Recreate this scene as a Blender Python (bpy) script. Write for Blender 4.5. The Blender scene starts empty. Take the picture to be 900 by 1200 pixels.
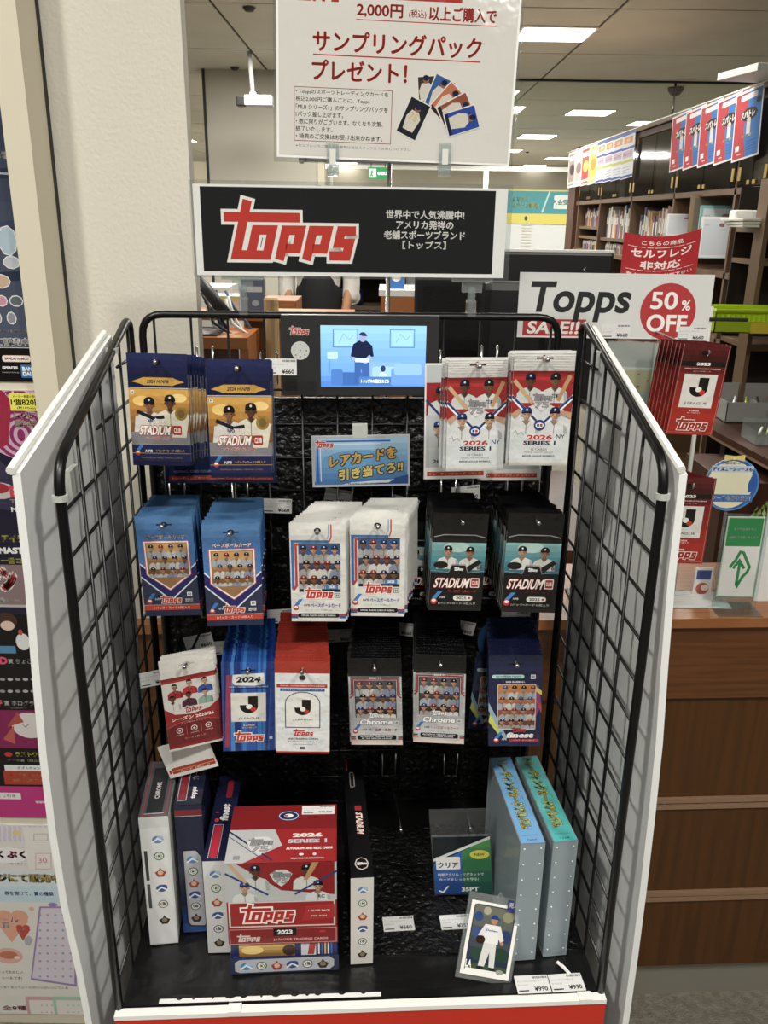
import bpy, bmesh, math, random
from math import sin, cos, pi, radians
from mathutils import Matrix, Vector
random.seed(7)
SC = bpy.context.scene
C = SC.collection
# ---------------------------------------------------------------- camera
F, PT, RO, H = 1004.0, .3311, .0141, 1.55          # focal length in pixels (1200 high), pitch, roll, eye height
cd = bpy.data.cameras.new('camera'); cam = bpy.data.objects.new('camera', cd); C.objects.link(cam)
cd.sensor_fit = 'VERTICAL'; cd.sensor_height = 36.0; cd.lens = F/1200*36; cd.clip_start = .05; cd.clip_end = 200
cam.matrix_world = Matrix.Translation((0, 0, H)) @ Matrix.Rotation(pi/2-PT, 4, 'X') @ Matrix.Rotation(RO, 4, 'Z')
SC.camera = cam
# ---------------------------------------------------------------- world and exposure
wd = bpy.data.worlds.new('store_air'); SC.world = wd; wd.use_nodes = True
wd.node_tree.nodes['Background'].inputs[0].default_value = (.95, .93, .88, 1)
wd.node_tree.nodes['Background'].inputs[1].default_value = .13
SC.view_settings.view_transform = 'Standard'; SC.view_settings.look = 'None'
SC.view_settings.gamma = 1; SC.view_settings.exposure = 0.0; SC.view_settings.use_curve_mapping = False
# ---------------------------------------------------------------- ceiling lamps that light the shop
def area(name, x, y, z, sx, sy, watts, col=(1, .965, .89)):
    l = bpy.data.lights.new(name, 'AREA'); l.shape = 'RECTANGLE'; l.size = sx; l.size_y = sy; l.energy = watts; l.color = col
    o = bpy.data.objects.new(name, l); o.location = (x, y, z); C.objects.link(o); return o
LAMPS_HERE = [(-1.15, -.25), (1.15, -.25), (.05, -.7), (-1.15, -2.6), (1.15, -2.6), (-2.6, 3.6), (1.35, 4.3), (-.4, 4.3)]
for i, (x, y) in enumerate(LAMPS_HERE): area('ceiling_lamp_light', x, y, 2.96, .2 if y < 0 else .6, .2 if y < 0 else .6, (38 if abs(x) > 1 else 36) if y > -1 else (18 if y < 1 else 22))
for x, y, w in ((1.35, 7.9, 110), (-1, 8, 100), (2.8, 13.3, 240), (-2.6, 13, 200), (3, 20, 400), (-2.5, 21, 400), (3.5, 29, 500), (-3, 29, 500)):
    area('ceiling_lamp_light', x, y, 2.96, .9, .9, w)

# ---------------------------------------------------------------- where things stand: rays of the eye turned into places in the room
TH = radians(3.2); OX, OY = -.3131, .7952            # the display rack stands turned by 3.2 degrees
def ray(u, v):
    u -= 450; v -= 600; c, s = cos(RO), sin(RO)
    a = (u*c+v*s)/F; b = (-u*s+v*c)/F
    return a, cos(PT)-b*sin(PT), -sin(PT)-b*cos(PT)
def W(u, v, Y): a, y, z = ray(u, v); t = Y/y; return Vector((a*t, Y, H+z*t))
def WX(u, v, X): a, y, z = ray(u, v); t = X/a; return Vector((X, y*t, H+z*t))
def WZ(u, v, Z): a, y, z = ray(u, v); t = (Z-H)/z; return Vector((a*t, y*t, Z))
def loc(p):
    dx, dy = p[0]-OX, p[1]-OY; c, s = cos(TH), sin(TH)
    return Vector((c*dx+s*dy, -s*dx+c*dy, p[2]))
def RL(u, v, ly):
    a, y, z = ray(u, v); c, s = cos(TH), sin(TH); t = (ly-s*OX+c*OY)/(-s*a+c*y); return loc((a*t, y*t, H+z*t))
def RX(u, v, lx):
    a, y, z = ray(u, v); c, s = cos(TH), sin(TH); t = (lx+c*OX+s*OY)/(c*a+s*y); return loc((a*t, y*t, H+z*t))
def RZ(u, v, Z): return loc(WZ(u, v, Z))
MR = Matrix.Translation((OX, OY, 0)) @ Matrix.Rotation(TH, 4, 'Z')
def T(x, y=None, z=None):
    return Matrix.Translation(x if y is None else (x, y, z))
def RT(ax, deg): return Matrix.Rotation(radians(deg), 4, ax)

# ---------------------------------------------------------------- materials
def lin(c):
    if isinstance(c, str):
        c = [int(c[i:i+2], 16)/255 for i in (0, 2, 4)]
    return tuple((x/12.92 if x <= .04045 else ((x+.055)/1.055)**2.4) for x in c[:3])
MATS = {}
def mat(name, col='808080', rough=.5, metal=0, bump=None, emit=0, spec=.5, trans=None, mix=None, attr=False, coat=0, clear=None):
    if name in MATS: return MATS[name]
    m = bpy.data.materials.new(name); m.use_nodes = True; nt = m.node_tree; N = nt.nodes; L = nt.links
    b = N['Principled BSDF']; o = N['Material Output']
    b.inputs['Base Color'].default_value = (*lin(col), 1); b.inputs['Roughness'].default_value = rough
    b.inputs['Metallic'].default_value = metal; b.inputs['Specular IOR Level'].default_value = spec; b.inputs['Coat Weight'].default_value = coat
    tc = N.new('ShaderNodeTexCoord')
    if attr:
        a = N.new('ShaderNodeAttribute'); a.attribute_name = 'Col'; L.new(a.outputs['Color'], b.inputs['Base Color'])
        if emit: L.new(a.outputs['Color'], b.inputs['Emission Color']); b.inputs['Emission Strength'].default_value = emit
    elif emit:
        b.inputs['Emission Color'].default_value = (*lin(col), 1); b.inputs['Emission Strength'].default_value = emit
    if mix:                                   # (second colour, scale, stretch)
        n = N.new('ShaderNodeTexNoise'); n.inputs['Scale'].default_value = mix[1]; n.inputs['Detail'].default_value = 4
        mp = N.new('ShaderNodeMapping'); mp.inputs['Scale'].default_value = mix[2]; L.new(tc.outputs['Object'], mp.inputs[0]); L.new(mp.outputs[0], n.inputs['Vector'])
        r = N.new('ShaderNodeValToRGB'); r.color_ramp.elements[0].position = .38; r.color_ramp.elements[1].position = .62
        r.color_ramp.elements[0].color = (*lin(col), 1); r.color_ramp.elements[1].color = (*lin(mix[0]), 1)
        L.new(n.outputs[0], r.inputs[0]); L.new(r.outputs[0], b.inputs['Base Color'])
    if bump:                                  # (scale, strength, distance)
        n = N.new('ShaderNodeTexNoise'); n.inputs['Scale'].default_value = bump[0]; n.inputs['Detail'].default_value = 3
        L.new(tc.outputs['Object'], n.inputs['Vector'])
        bp = N.new('ShaderNodeBump'); bp.inputs['Strength'].default_value = bump[1]; bp.inputs['Distance'].default_value = bump[2]
        L.new(n.outputs[0], bp.inputs['Height']); L.new(bp.outputs[0], b.inputs['Normal'])
    if clear is not None:                     # clear plastic: a little haze, reflections at grazing angles
        t = N.new('ShaderNodeBsdfTransparent'); g = N.new('ShaderNodeBsdfGlossy'); g.inputs['Roughness'].default_value = rough; t.inputs[0].default_value = (*lin(col), 1)
        lw = N.new('ShaderNodeLayerWeight'); lw.inputs[0].default_value = .5; pw = N.new('ShaderNodeMath'); pw.operation = 'POWER'; pw.inputs[1].default_value = 4; L.new(lw.outputs['Facing'], pw.inputs[0]); f = N.new('ShaderNodeMath'); f.operation = 'MULTIPLY_ADD'; f.inputs[1].default_value = .6; f.inputs[2].default_value = .035; L.new(pw.outputs[0], f.inputs[0]); x = N.new('ShaderNodeMixShader'); L.new(f.outputs[0], x.inputs[0]); L.new(t.outputs[0], x.inputs[1]); L.new(g.outputs[0], x.inputs[2])
        y = N.new('ShaderNodeMixShader'); y.inputs[0].default_value = clear; L.new(x.outputs[0], y.inputs[1]); L.new(b.outputs[0], y.inputs[2]); L.new(y.outputs[0], o.inputs[0])
        if bump: L.new(bp.outputs[0], g.inputs['Normal']); L.new(bp.outputs[0], lw.inputs['Normal'])
    if trans is not None:                     # share of light that passes straight through
        t = N.new('ShaderNodeBsdfTransparent'); x = N.new('ShaderNodeMixShader'); x.inputs[0].default_value = 1-trans
        L.new(t.outputs[0], x.inputs[1]); L.new(b.outputs[0], x.inputs[2]); L.new(x.outputs[0], o.inputs[0])
    MATS[name] = m; return m
mat('print_foil', attr=True, rough=.24, bump=(42, .6, .006), spec=.7)
mat('print_paper', attr=True, rough=.6)
mat('print_gloss', attr=True, rough=.16, bump=(9, .35, .01))
mat('print_laminate', attr=True, rough=.14, bump=(22, .3, .006), spec=.5)
mat('print_wrap', attr=True, rough=.2, bump=(45, .25, .003))
mat('print_screen', attr=True, rough=.3, emit=.95)
mat('silver_foil', 'c9c9c6', .28, .35, (60, .8, .006)); mat('black_foil', '141416', .22, .1, (60, .8, .006))
mat('blue_foil', '2b5486', .26, .1, (60, .8, .006)); mat('navy_foil', '171f40', .25, .1, (60, .8, .006)); mat('white_foil', 'dcdcd8', .35, 0, (70, .3, .004))
mat('royal_foil', '15468c', .25, .1, (60, .8, .006)); mat('maroon_foil', '5a1518', .25, .1, (60, .8, .006)); mat('red_foil', '9a2c1e', .28, .1, (60, .8, .006))
mat('black_steel', '0c0c0d', .32, .2); mat('chrome_steel', 'b8b8b8', .22, 1); mat('matt_black', '17171a', .6)
mat('white_board', 'e2e4e4', .42, 0, None); mat('white_edge', 'eeeeea', .5); mat('tape', 'c9cbc6', .3, 0, None, trans=.25)
mat('black_vinyl', '121213', .3, 0, (30, .35, .006)); mat('black_slate', '0d0d0e', .36, 0, (110, .9, .008)); mat('black_plain', '0c0c0c', .45)
mat('red_paint', 'c4301f', .4); mat('white_paper', 'e9e9e6', .6); mat('clear_plastic', 'eef2f2', .06, clear=.10)
mat('clear_film', 'f2f4f4', .08, 0, (40, .6, .006), clear=.03); mat('clear_bag_film', 'eef0f0', .1, 0, (40, .2, .003), clear=.03); mat('acrylic', 'f0f6f6', .04, clear=.03)
mat('frosted', 'b2c0c8', .25, 0, (14, .2, .01), trans=.58); mat('hazy_film', 'e4e8e4', .12, 0, (40, .4, .004), clear=.38); mat('bag_white', 'dcdcda', .2, 0, (50, .6, .006), trans=.35); mat('smoke_glass', 'f0f2ee', .03, clear=.10)
mat('cabinet_glass', '1d1a17', .05, 0, None, trans=.45, spec=.9)
mat('wallpaper', 'd3cfc3', .85, 0, (170, .5, .0025)); mat('wall_cream', 'bdb9ad', .85); mat('trim_cream', 'd4cdb9', .6); mat('ceiling_board', 'd8d4ca', .9, mix=('d2cec4', 2, (1, 1, 1)))
mat('ceiling_gap', '35332f', .9); mat('lamp_glow', 'fff8ea', .5, emit=9); mat('lamp_frame', 'd8d8d4', .5)
mat('carpet', '8c877b', .95, 0, (220, .8, .01), mix=('787366', 60, (1, 1, 1))); mat('kick_metal', '9a968c', .42, .3)
mat('counter_wood', '6b4223', .42, 0, None, mix=('58351c', 5, (1.2, 1, 26))); mat('counter_front', '583617', .42, 0, None, mix=('4c2e13', 5, (14, 1, .6)))
mat('counter_top', 'a06a41', .3, 0, None, mix=('8f5a34', 5, (1, 22, 1))); mat('wood_edge', '94765f', .35)
mat('case_wood', '4b2817', .5, 0, None, mix=('3d2012', 5, (6, 6, .6))); mat('case_back', '22150e', .7); mat('case_shelf', '67503c', .5)
mat('brass', 'b79a4e', .3, 1); mat('desk_wood', '9c6236', .45); mat('dark_metal', '2c2c2e', .45); mat('monitor_black', '101114', .4); mat('mesh_black', '1c1c1e', .6, 0, (400, 1, .01))
mat('skin', 'b98665', .6); mat('hair', '17120f', .6); mat('shirt', 'd9d6d0', .8, 0, (30, .4, .02)); mat('apron', '15151a', .8); mat('trouser', '1c1c22', .85)
mat('lime', 'a4bf22', .4); mat('kraft', 'b59a72', .7); mat('grey_plastic', 'a9aaa8', .4, trans=.2); mat('yellow', 'd6c53c', .5); mat('teal', '1f8e93', .5); mat('leaf', '7d9b52', .6)
mat('camera_white', 'c9cac7', .4); mat('exit_green', '1c8b4a', .4, emit=1.4); mat('shutter', 'c3c6c6', .6)

# ---------------------------------------------------------------- builders
class MB:
    def __init__(s): s.v = []; s.f = []; s.mi = []; s.ms = []
    def m(s, name):
        if name not in s.ms: s.ms.append(name)
        return s.ms.index(name)
    def add(s, vs, fs, m, M=None):
        n = len(s.v); k = s.m(m)
        s.v += [tuple(M @ Vector(p)) if M else tuple(p) for p in vs]
        s.f += [tuple(i+n for i in f) for f in fs]; s.mi += [k]*len(fs); return s
    def box(s, x0, y0, z0, x1, y1, z1, m, M=None, bev=0):
        if bev:
            b = bmesh.new(); bmesh.ops.create_cube(b, size=1)
            for v in b.verts: v.co = Vector(((x0+x1)/2+v.co.x*(x1-x0), (y0+y1)/2+v.co.y*(y1-y0), (z0+z1)/2+v.co.z*(z1-z0)))
            bmesh.ops.bevel(b, geom=b.edges[:], offset=bev, segments=2, affect='EDGES', profile=.6)
            s.add([v.co for v in b.verts], [[v.index for v in f.verts] for f in b.faces], m, M); b.free(); return s
        return s.add([(x0, y0, z0), (x1, y0, z0), (x1, y1, z0), (x0, y1, z0), (x0, y0, z1), (x1, y0, z1), (x1, y1, z1), (x0, y1, z1)],
                     [(0, 3, 2, 1), (4, 5, 6, 7), (0, 1, 5, 4), (1, 2, 6, 5), (2, 3, 7, 6), (3, 0, 4, 7)], m, M)
    def prism(s, pts, y0, y1, m, M=None):     # outline in x,z pushed along y
        n = len(pts); vs = [(x, y0, z) for x, z in pts]+[(x, y1, z) for x, z in pts]
        return s.add(vs, [tuple(range(n)), tuple(range(2*n-1, n-1, -1))]+[(i, i+n, (i+1) % n+n, (i+1) % n) for i in range(n)], m, M)
    def tube(s, pts, r, m, n=8, M=None, closed=False):
        pts = [Vector(p) for p in pts]; vs = []; fs = []; K = len(pts); up = None
        for i, p in enumerate(pts):
            if closed: d = (pts[(i+1) % K]-pts[i-1])
            else: d = (pts[min(i+1, K-1)]-pts[max(i-1, 0)])
            d.normalize()
            if up is None: up = Vector((0, 0, 1)) if abs(d.z) < .9 else Vector((1, 0, 0))
            a = d.cross(up).normalized(); up = a.cross(d).normalized(); rr = r[i] if isinstance(r, (list, tuple)) else r
            k = 1.0
            if 0 < i < K-1 or closed:
                e = (pts[(i+1) % K]-p).normalized().dot((p-pts[i-1]).normalized()); k = 1/max(.5, math.sqrt(max(0, (1+e)/2)))
            vs += [p+(a*cos(2*pi*j/n)+up*sin(2*pi*j/n))*rr*k for j in range(n)]
        for i in range(K if closed else K-1):
            for j in range(n): q = (i+1) % K; fs.append((i*n+j, i*n+(j+1) % n, q*n+(j+1) % n, q*n+j))
        if not closed: fs += [tuple(range(n-1, -1, -1)), tuple((K-1)*n+j for j in range(n))]
        return s.add(vs, fs, m, M)
    def lathe(s, prof, m, n=16, M=None):
        vs = []; fs = []
        for r, z in prof: vs += [(r*cos(2*pi*j/n), r*sin(2*pi*j/n), z) for j in range(n)]
        for i in range(len(prof)-1):
            for j in range(n): fs.append((i*n+j, i*n+(j+1) % n, (i+1)*n+(j+1) % n, (i+1)*n+j))
        fs += [tuple(range(n-1, -1, -1)), tuple((len(prof)-1)*n+j for j in range(n))]
        return s.add(vs, fs, m, M)
    def build(s, name, parent=None, M=None, smooth=False):
        me = bpy.data.meshes.new(name); me.from_pydata(s.v, [], s.f)
        for k in s.ms: me.materials.append(MATS[k])
        me.polygons.foreach_set('material_index', s.mi)
        if smooth: me.polygons.foreach_set('use_smooth', [True]*len(s.f))
        me.update(); return link(name, me, parent, M)
def link(name, me, parent=None, M=None):
    o = bpy.data.objects.new(name, me); C.objects.link(o)
    if parent: o.parent = parent
    if M is not None: o.matrix_basis = M
    return o
def tag(o, label, cat, group=None, M=None):
    o['label'] = label; o['category'] = cat
    if group: o['group'] = group
    if M is not None: o.matrix_basis = M
    return o
def thing(name, label, cat, M, group=None):
    o = bpy.data.objects.new(name, None); o.empty_display_size = .02; C.objects.link(o); return tag(o, label, cat, group, M)
def struct(o): o['kind'] = 'structure'; return o
def bx(name, parent, x0, y0, z0, x1, y1, z1, m, bev=0, M=None):
    return MB().box(x0, y0, z0, x1, y1, z1, m, bev=bev).build(name, parent, M, smooth=False)
def rod(name, parent, pts, r, m, n=8, closed=False): return MB().tube(pts, r, m, n, closed=closed).build(name, parent, smooth=True)
def arc(p, q, r, c, n=5):     # rounded corner at c between p and q
    c = Vector(c); a = (Vector(p)-c).normalized()*r; b = (Vector(q)-c).normalized()*r
    return [tuple(c+a*(1-t)**2+b*t**2) for t in [i/n for i in range(n+1)]]
def copy_tree(o):
    c = o.copy(); C.objects.link(c)
    for ch in o.children:
        d = ch.copy(); C.objects.link(d); d.parent = c
        for g in ch.children: e = g.copy(); C.objects.link(e); e.parent = d
    return c

# ---------------------------------------------------------------- flat print: coloured shapes laid over each other
_tx = {}
def glyphs(s, b=0, res=2):
    k = (s, round(b, 3), res)
    if k not in _tx:
        cu = bpy.data.curves.new('lettering', 'FONT'); cu.body = s; cu.offset = b; cu.resolution_u = res; cu.space_line = .95
        o = bpy.data.objects.new('lettering', cu); me = o.to_mesh()
        vs = [(v.co.x, v.co.y) for v in me.vertices]; ps = [tuple(p.vertices) for p in me.polygons]; o.to_mesh_clear()
        bpy.data.objects.remove(o); bpy.data.curves.remove(cu)
        if not vs: vs = [(0, 0), (1, 0), (1, 1)]; ps = [(0, 1, 2)]
        xs = [v[0] for v in vs]; ys = [v[1] for v in vs]; x0, x1, y0, y1 = min(xs), max(xs), min(ys), max(ys)
        _tx[k] = ([(x-(x0+x1)/2, y-(y0+y1)/2) for x, y in vs], ps, x1-x0, y1-y0)
    return _tx[k]
def clip_poly(p, x0, y0, x1, y1):
    for ax, lim, sg in ((0, x0, 1), (0, x1, -1), (1, y0, 1), (1, y1, -1)):
        if all(sg*(q[ax]-lim) >= -1e-9 for q in p): continue
        out = []
        for i in range(len(p)):
            a, b = p[i-1], p[i]; da, db = sg*(a[ax]-lim), sg*(b[ax]-lim)
            if (da >= 0) != (db >= 0): t = da/(da-db); out.append((a[0]+(b[0]-a[0])*t, a[1]+(b[1]-a[1])*t))
            if db >= 0: out.append(b)
        p = out
        if len(p) < 3: return []
    return p
EPS = .00003
class Pr:
    def __init__(s, w, h, base=None): s.w, s.h = w, h; s.P = []; s.G = []; s.cl = (0, 0, w, h); base and s.rect(0, 0, w, h, base)
    def _add(s, polys, col):
        polys = [q for q in (clip_poly(list(p), *s.cl) for p in polys) if len(q) > 2]
        if not polys: return
        X = [q[0] for p in polys for q in p]; Y = [q[1] for p in polys for q in p]; bb = (min(X), min(Y), max(X), max(Y))
        L = 0
        for (g, l) in s.G:
            if g[0] < bb[2] and g[2] > bb[0] and g[1] < bb[3] and g[3] > bb[1]: L = max(L, l+1)
        s.G.append((bb, L)); c = lin(col); g_ = .2126*c[0]+.7152*c[1]+.0722*c[2]; c = tuple((g_+(k-g_)*.86)*.97 for k in c)   # printers' inks are a little duller than screen colours
        for p in polys: s.P.append((p, c, L))
    def poly(s, pts, c): s._add([pts], c)
    def rect(s, x0, y0, x1, y1, c): s._add([[(x0, y0), (x1, y0), (x1, y1), (x0, y1)]], c)
    def rrect(s, x0, y0, x1, y1, c, r):
        pts = []
        for cx, cy, a in ((x1-r, y0+r, -90), (x1-r, y1-r, 0), (x0+r, y1-r, 90), (x0+r, y0+r, 180)):
            pts += [(cx+r*cos(radians(a+t)), cy+r*sin(radians(a+t))) for t in (0, 30, 60, 90)]
        s._add([pts], c)
    def ell(s, cx, cy, rx, ry, c, n=14, a0=0, a1=360, rot=0):
        full = a1-a0 >= 360; k = n if full else n+1; R = radians(rot); pts = []
        for i in range(k):
            t = radians(a0+(a1-a0)*i/n); x, y = rx*cos(t), ry*sin(t); pts.append((cx+x*cos(R)-y*sin(R), cy+x*sin(R)+y*cos(R)))
        s._add([pts], c)
    def grad(s, x0, y0, x1, y1, c0, c1, n=6, horiz=False):
        a, b = [[int(c[i:i+2], 16) for i in (0, 2, 4)] for c in (c0, c1)]
        for i in range(n):
            t = i/(n-1); c = ''.join('%02x' % int(p+(q-p)*t) for p, q in zip(a, b))
            if horiz: s.rect(x0+(x1-x0)*i/n, y0, x0+(x1-x0)*(i+1)/n, y1, c)
            else: s.rect(x0, y0+(y1-y0)*i/n, x1, y0+(y1-y0)*(i+1)/n, c)
    def stroke(s, pts, w, c, closed=False):
        pts = [Vector(p).to_2d() for p in pts]; n = len(pts); Lf = []; Rt = []
        for i, p in enumerate(pts):
            a = pts[i-1] if (i or closed) else None; b = pts[(i+1) % n] if (i < n-1 or closed) else None
            d1 = (p-a).normalized() if a is not None else (b-p).normalized(); d2 = (b-p).normalized() if b is not None else d1
            n1 = Vector((-d1.y, d1.x)); n2 = Vector((-d2.y, d2.x)); m = n1+n2
            m = m.normalized() if m.length > 1e-4 else n1; k = min(1/max(.3, m.dot(n1)), 2.2)
            e = Vector((0, 0))
            Lf.append(tuple(p+m*w/2*k+e)); Rt.append(tuple(p-m*w/2*k+e))
        s._add([[Lf[i], Rt[i], Rt[(i+1) % n], Lf[(i+1) % n]] for i in range(n if closed else n-1)], c)
    def ring(s, cx, cy, rx, ry, w, c, n=18): s.stroke([(cx+rx*cos(2*pi*i/n), cy+ry*sin(2*pi*i/n)) for i in range(n)], w, c, True)
    def txt(s, t, x, y, h, c, b=0, sk=0, w=None, out=None, ob=.03, rot=0, al='c'):
        cjk = any(ord(q) >= 0x3000 for q in t); res = 2 if h < 12 else 6
        vs, ps, tw, th = glyphs(t, 0 if cjk else b, res); ky = h/th; kx = (w/tw) if w else ky; R = radians(rot)
        dx = {'c': 0, 'l': tw*kx/2, 'r': -tw*kx/2}[al]
        def put(vs, ps, col, sh=((0, 0),)):
            allp = []
            for ox, oy in sh:
                q = [(vx*kx+ox*ky+sk*vy*ky+dx, vy*ky+oy*ky) for vx, vy in vs]; q = [(x+a*cos(R)-b_*sin(R), y+a*sin(R)+b_*cos(R)) for a, b_ in q]
                allp += [[q[i] for i in p] for p in ps]
            s._add(allp, col)
        if not cjk:
            if out: v2, p2, _, _ = glyphs(t, b+ob, res); put(v2, p2, out)
            put(vs, ps, c); return
        e = b*.8
        if out and h > 2.9: g = e+ob*1.1; put(vs, ps, out, [(g*cos(k*pi/4), g*sin(k*pi/4)) for k in range(8)])
        put(vs, ps, c, [(0, 0)] if b < .015 or h < 2.9 else [(-e, 0), (e, 0), (0, e), (0, -e)])
    def logo(s, x, y, w, c='c2281c', oc='f0f0ec', sk=.22, o=None):
        # slanted block letters: a tall t whose crossbar sweeps left and whose top bar runs over o, p, p, s
        k = w/112.0; st = 7.4
        L = [([(18, 46), (18, 3.7), (28, 3.7)], 0), ([(2, 33), (63, 33)], 0), ([(30, 3.7), (43, 3.7), (43, 23.3), (30, 23.3)], 1),
             ([(54, 0), (54, 23.3), (66, 23.3), (66, 9), (57, 9)], 0), ([(76, 0), (76, 23.3), (88, 23.3), (88, 9), (79, 9)], 0), ([(111, 23.3), (99, 23.3), (99, 13.6), (108, 13.6), (108, 3.7), (94, 3.7)], 0)]
        def put(ww, col):
            for pts, cl in L:
                if cl == 0 and len(pts) == 2: e = (Vector(pts[1])-Vector(pts[0])).normalized()*((ww-st)/2); pts = [tuple(Vector(pts[0])-e), tuple(Vector(pts[1])+e)]
                elif cl == 0 and ww > st:
                    a = (Vector(pts[0])-Vector(pts[1])).normalized()*((ww-st)/2); b = (Vector(pts[-1])-Vector(pts[-2])).normalized()*((ww-st)/2)
                    pts = [tuple(Vector(pts[0])+a)]+list(pts[1:-1])+[tuple(Vector(pts[-1])+b)]
                q = [(x+(px-56+sk*(py-20))*k, y+(py-20)*k) for px, py in pts]; s.stroke(q, ww*k, col, cl == 1)
        if oc:
            put(st+(o or 7), oc)
        put(st, c)
    def jmark(s, x, y, k, dark='16130f', bg='e9e7e2'):
        s.rect(x-k*.05, y-k*.1, x+k*.62, y+k*.72, dark)
        s.poly([(x+k*.62*cos(radians(t)), y-k*.1+k*.55*sin(radians(t))) for t in range(180, 361, 15)], dark)
        s.rect(x-k*.62, y-k*.1, x-k*.05, y+k*.02, dark)
        s.ell(x+k*.02, y-k*.12, k*.22, k*.2, bg); s.ell(x+k*.3, y-k*.34, k*.2, k*.18, 'cf2a1b')
    def seven(s, x, y, k):
        s.poly([(x-13*k, y+5*k), (x-5*k, y+11*k), (x+6*k, y+11*k), (x+13*k, y+5*k), (x+8*k, y-6*k), (x, y-13*k), (x-8*k, y-6*k)], 'cfcfcf')
        s.logo(x, y+4*k, 23*k, '8c8c90', '54555b', sk=.18, o=3.5); s.txt('75', x, y-5*k, 7*k, '9b9ba0', .02, w=15*k, out='54555b')
    def bust(s, x, y, k, cap='1b2a5c', jer='c4c4c0', skn='b5805c', trim=None):
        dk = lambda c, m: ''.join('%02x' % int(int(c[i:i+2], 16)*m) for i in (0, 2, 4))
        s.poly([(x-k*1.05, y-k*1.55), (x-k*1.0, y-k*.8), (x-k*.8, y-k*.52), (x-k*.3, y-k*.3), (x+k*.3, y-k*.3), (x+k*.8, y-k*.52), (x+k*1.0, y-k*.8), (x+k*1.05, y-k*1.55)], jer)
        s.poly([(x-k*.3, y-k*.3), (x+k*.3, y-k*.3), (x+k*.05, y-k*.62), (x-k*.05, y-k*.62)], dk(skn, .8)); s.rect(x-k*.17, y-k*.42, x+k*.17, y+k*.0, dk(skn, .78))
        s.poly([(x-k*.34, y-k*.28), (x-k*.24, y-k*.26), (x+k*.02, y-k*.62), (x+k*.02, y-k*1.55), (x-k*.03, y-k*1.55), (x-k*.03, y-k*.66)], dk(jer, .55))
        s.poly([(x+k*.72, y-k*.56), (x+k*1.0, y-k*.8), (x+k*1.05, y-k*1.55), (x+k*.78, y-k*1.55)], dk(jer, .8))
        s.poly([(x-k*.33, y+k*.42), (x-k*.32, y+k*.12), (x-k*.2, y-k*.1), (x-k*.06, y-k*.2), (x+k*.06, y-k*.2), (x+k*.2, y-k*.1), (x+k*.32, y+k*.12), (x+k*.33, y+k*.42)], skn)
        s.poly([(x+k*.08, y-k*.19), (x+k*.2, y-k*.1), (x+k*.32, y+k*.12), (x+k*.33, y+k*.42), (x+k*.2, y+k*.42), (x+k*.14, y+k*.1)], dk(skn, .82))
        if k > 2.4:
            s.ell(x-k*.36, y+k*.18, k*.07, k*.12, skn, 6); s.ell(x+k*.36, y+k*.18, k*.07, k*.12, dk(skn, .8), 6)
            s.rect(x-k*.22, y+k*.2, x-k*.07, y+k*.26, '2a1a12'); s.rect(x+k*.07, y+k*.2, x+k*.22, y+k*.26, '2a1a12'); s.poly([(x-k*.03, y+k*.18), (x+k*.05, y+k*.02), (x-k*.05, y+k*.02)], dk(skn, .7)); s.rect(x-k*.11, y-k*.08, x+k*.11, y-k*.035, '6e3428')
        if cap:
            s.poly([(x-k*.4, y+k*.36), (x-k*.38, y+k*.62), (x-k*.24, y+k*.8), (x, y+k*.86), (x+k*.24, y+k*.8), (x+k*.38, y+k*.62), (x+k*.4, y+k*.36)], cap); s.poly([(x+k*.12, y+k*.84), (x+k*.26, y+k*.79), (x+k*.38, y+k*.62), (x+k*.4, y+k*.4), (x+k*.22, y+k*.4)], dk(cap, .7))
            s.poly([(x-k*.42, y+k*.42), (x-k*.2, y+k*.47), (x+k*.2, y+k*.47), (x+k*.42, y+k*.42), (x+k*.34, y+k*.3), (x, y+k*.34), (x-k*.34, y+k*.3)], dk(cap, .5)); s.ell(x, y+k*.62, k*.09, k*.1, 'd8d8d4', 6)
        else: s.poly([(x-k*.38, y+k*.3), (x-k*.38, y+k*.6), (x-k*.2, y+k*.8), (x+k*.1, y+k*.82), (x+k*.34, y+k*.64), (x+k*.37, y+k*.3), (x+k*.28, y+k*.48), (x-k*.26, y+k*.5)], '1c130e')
        if trim and k > 4: s.txt(trim, x, y-k*.98, k*.3, '22305e', .02, w=k*1.1)
    def team(s, x0, y0, x1, y1, cols=4, rows=3, bg=('5b3a24', '2b2018'), caps=('1b2a5c', '101012', 'a02420', '16357a'), jers=('b9bab8', 'a4a9b0', 'c6c4be', '8088a0', '9c9a98')):
        s.grad(x0, y0, x1, y1, bg[1], bg[0], 4); sv = s.cl; s.cl = (max(x0, sv[0]), max(y0, sv[1]), min(x1, sv[2]), min(y1, sv[3])); r = random.Random(int(x0*7+y1*3))
        dx = (x1-x0)/cols; dy = (y1-y0)/rows
        for j in range(rows-1, -1, -1):
            for i in range(cols):
                s.bust(x0+dx*(i+.5)+(dx*.25 if j % 2 else -dx*.05), y0+dy*(j+.5), max(dx*.6, dy*.5), caps[r.randrange(len(caps))], jers[r.randrange(len(jers))], r.choice(('b5805c', 'c08f6d', '7d4f36')))
        s.cl = sv
    def emblem(s, x, y, k, c='2c7fc4'):
        s.poly([(x-k*.9, y-k*.2), (x+k*.1, y+k*1.2), (x+k*.9, y+k*1.2), (x-k*.1, y-k*.2)], c); s.ell(x-k*.55, y-k*.75, k*.6, k*.6, 'c92a22'); s.ell(x-k*.55, y-k*.6, k*.4, k*.3, 'e8e8e8', 8)
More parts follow.
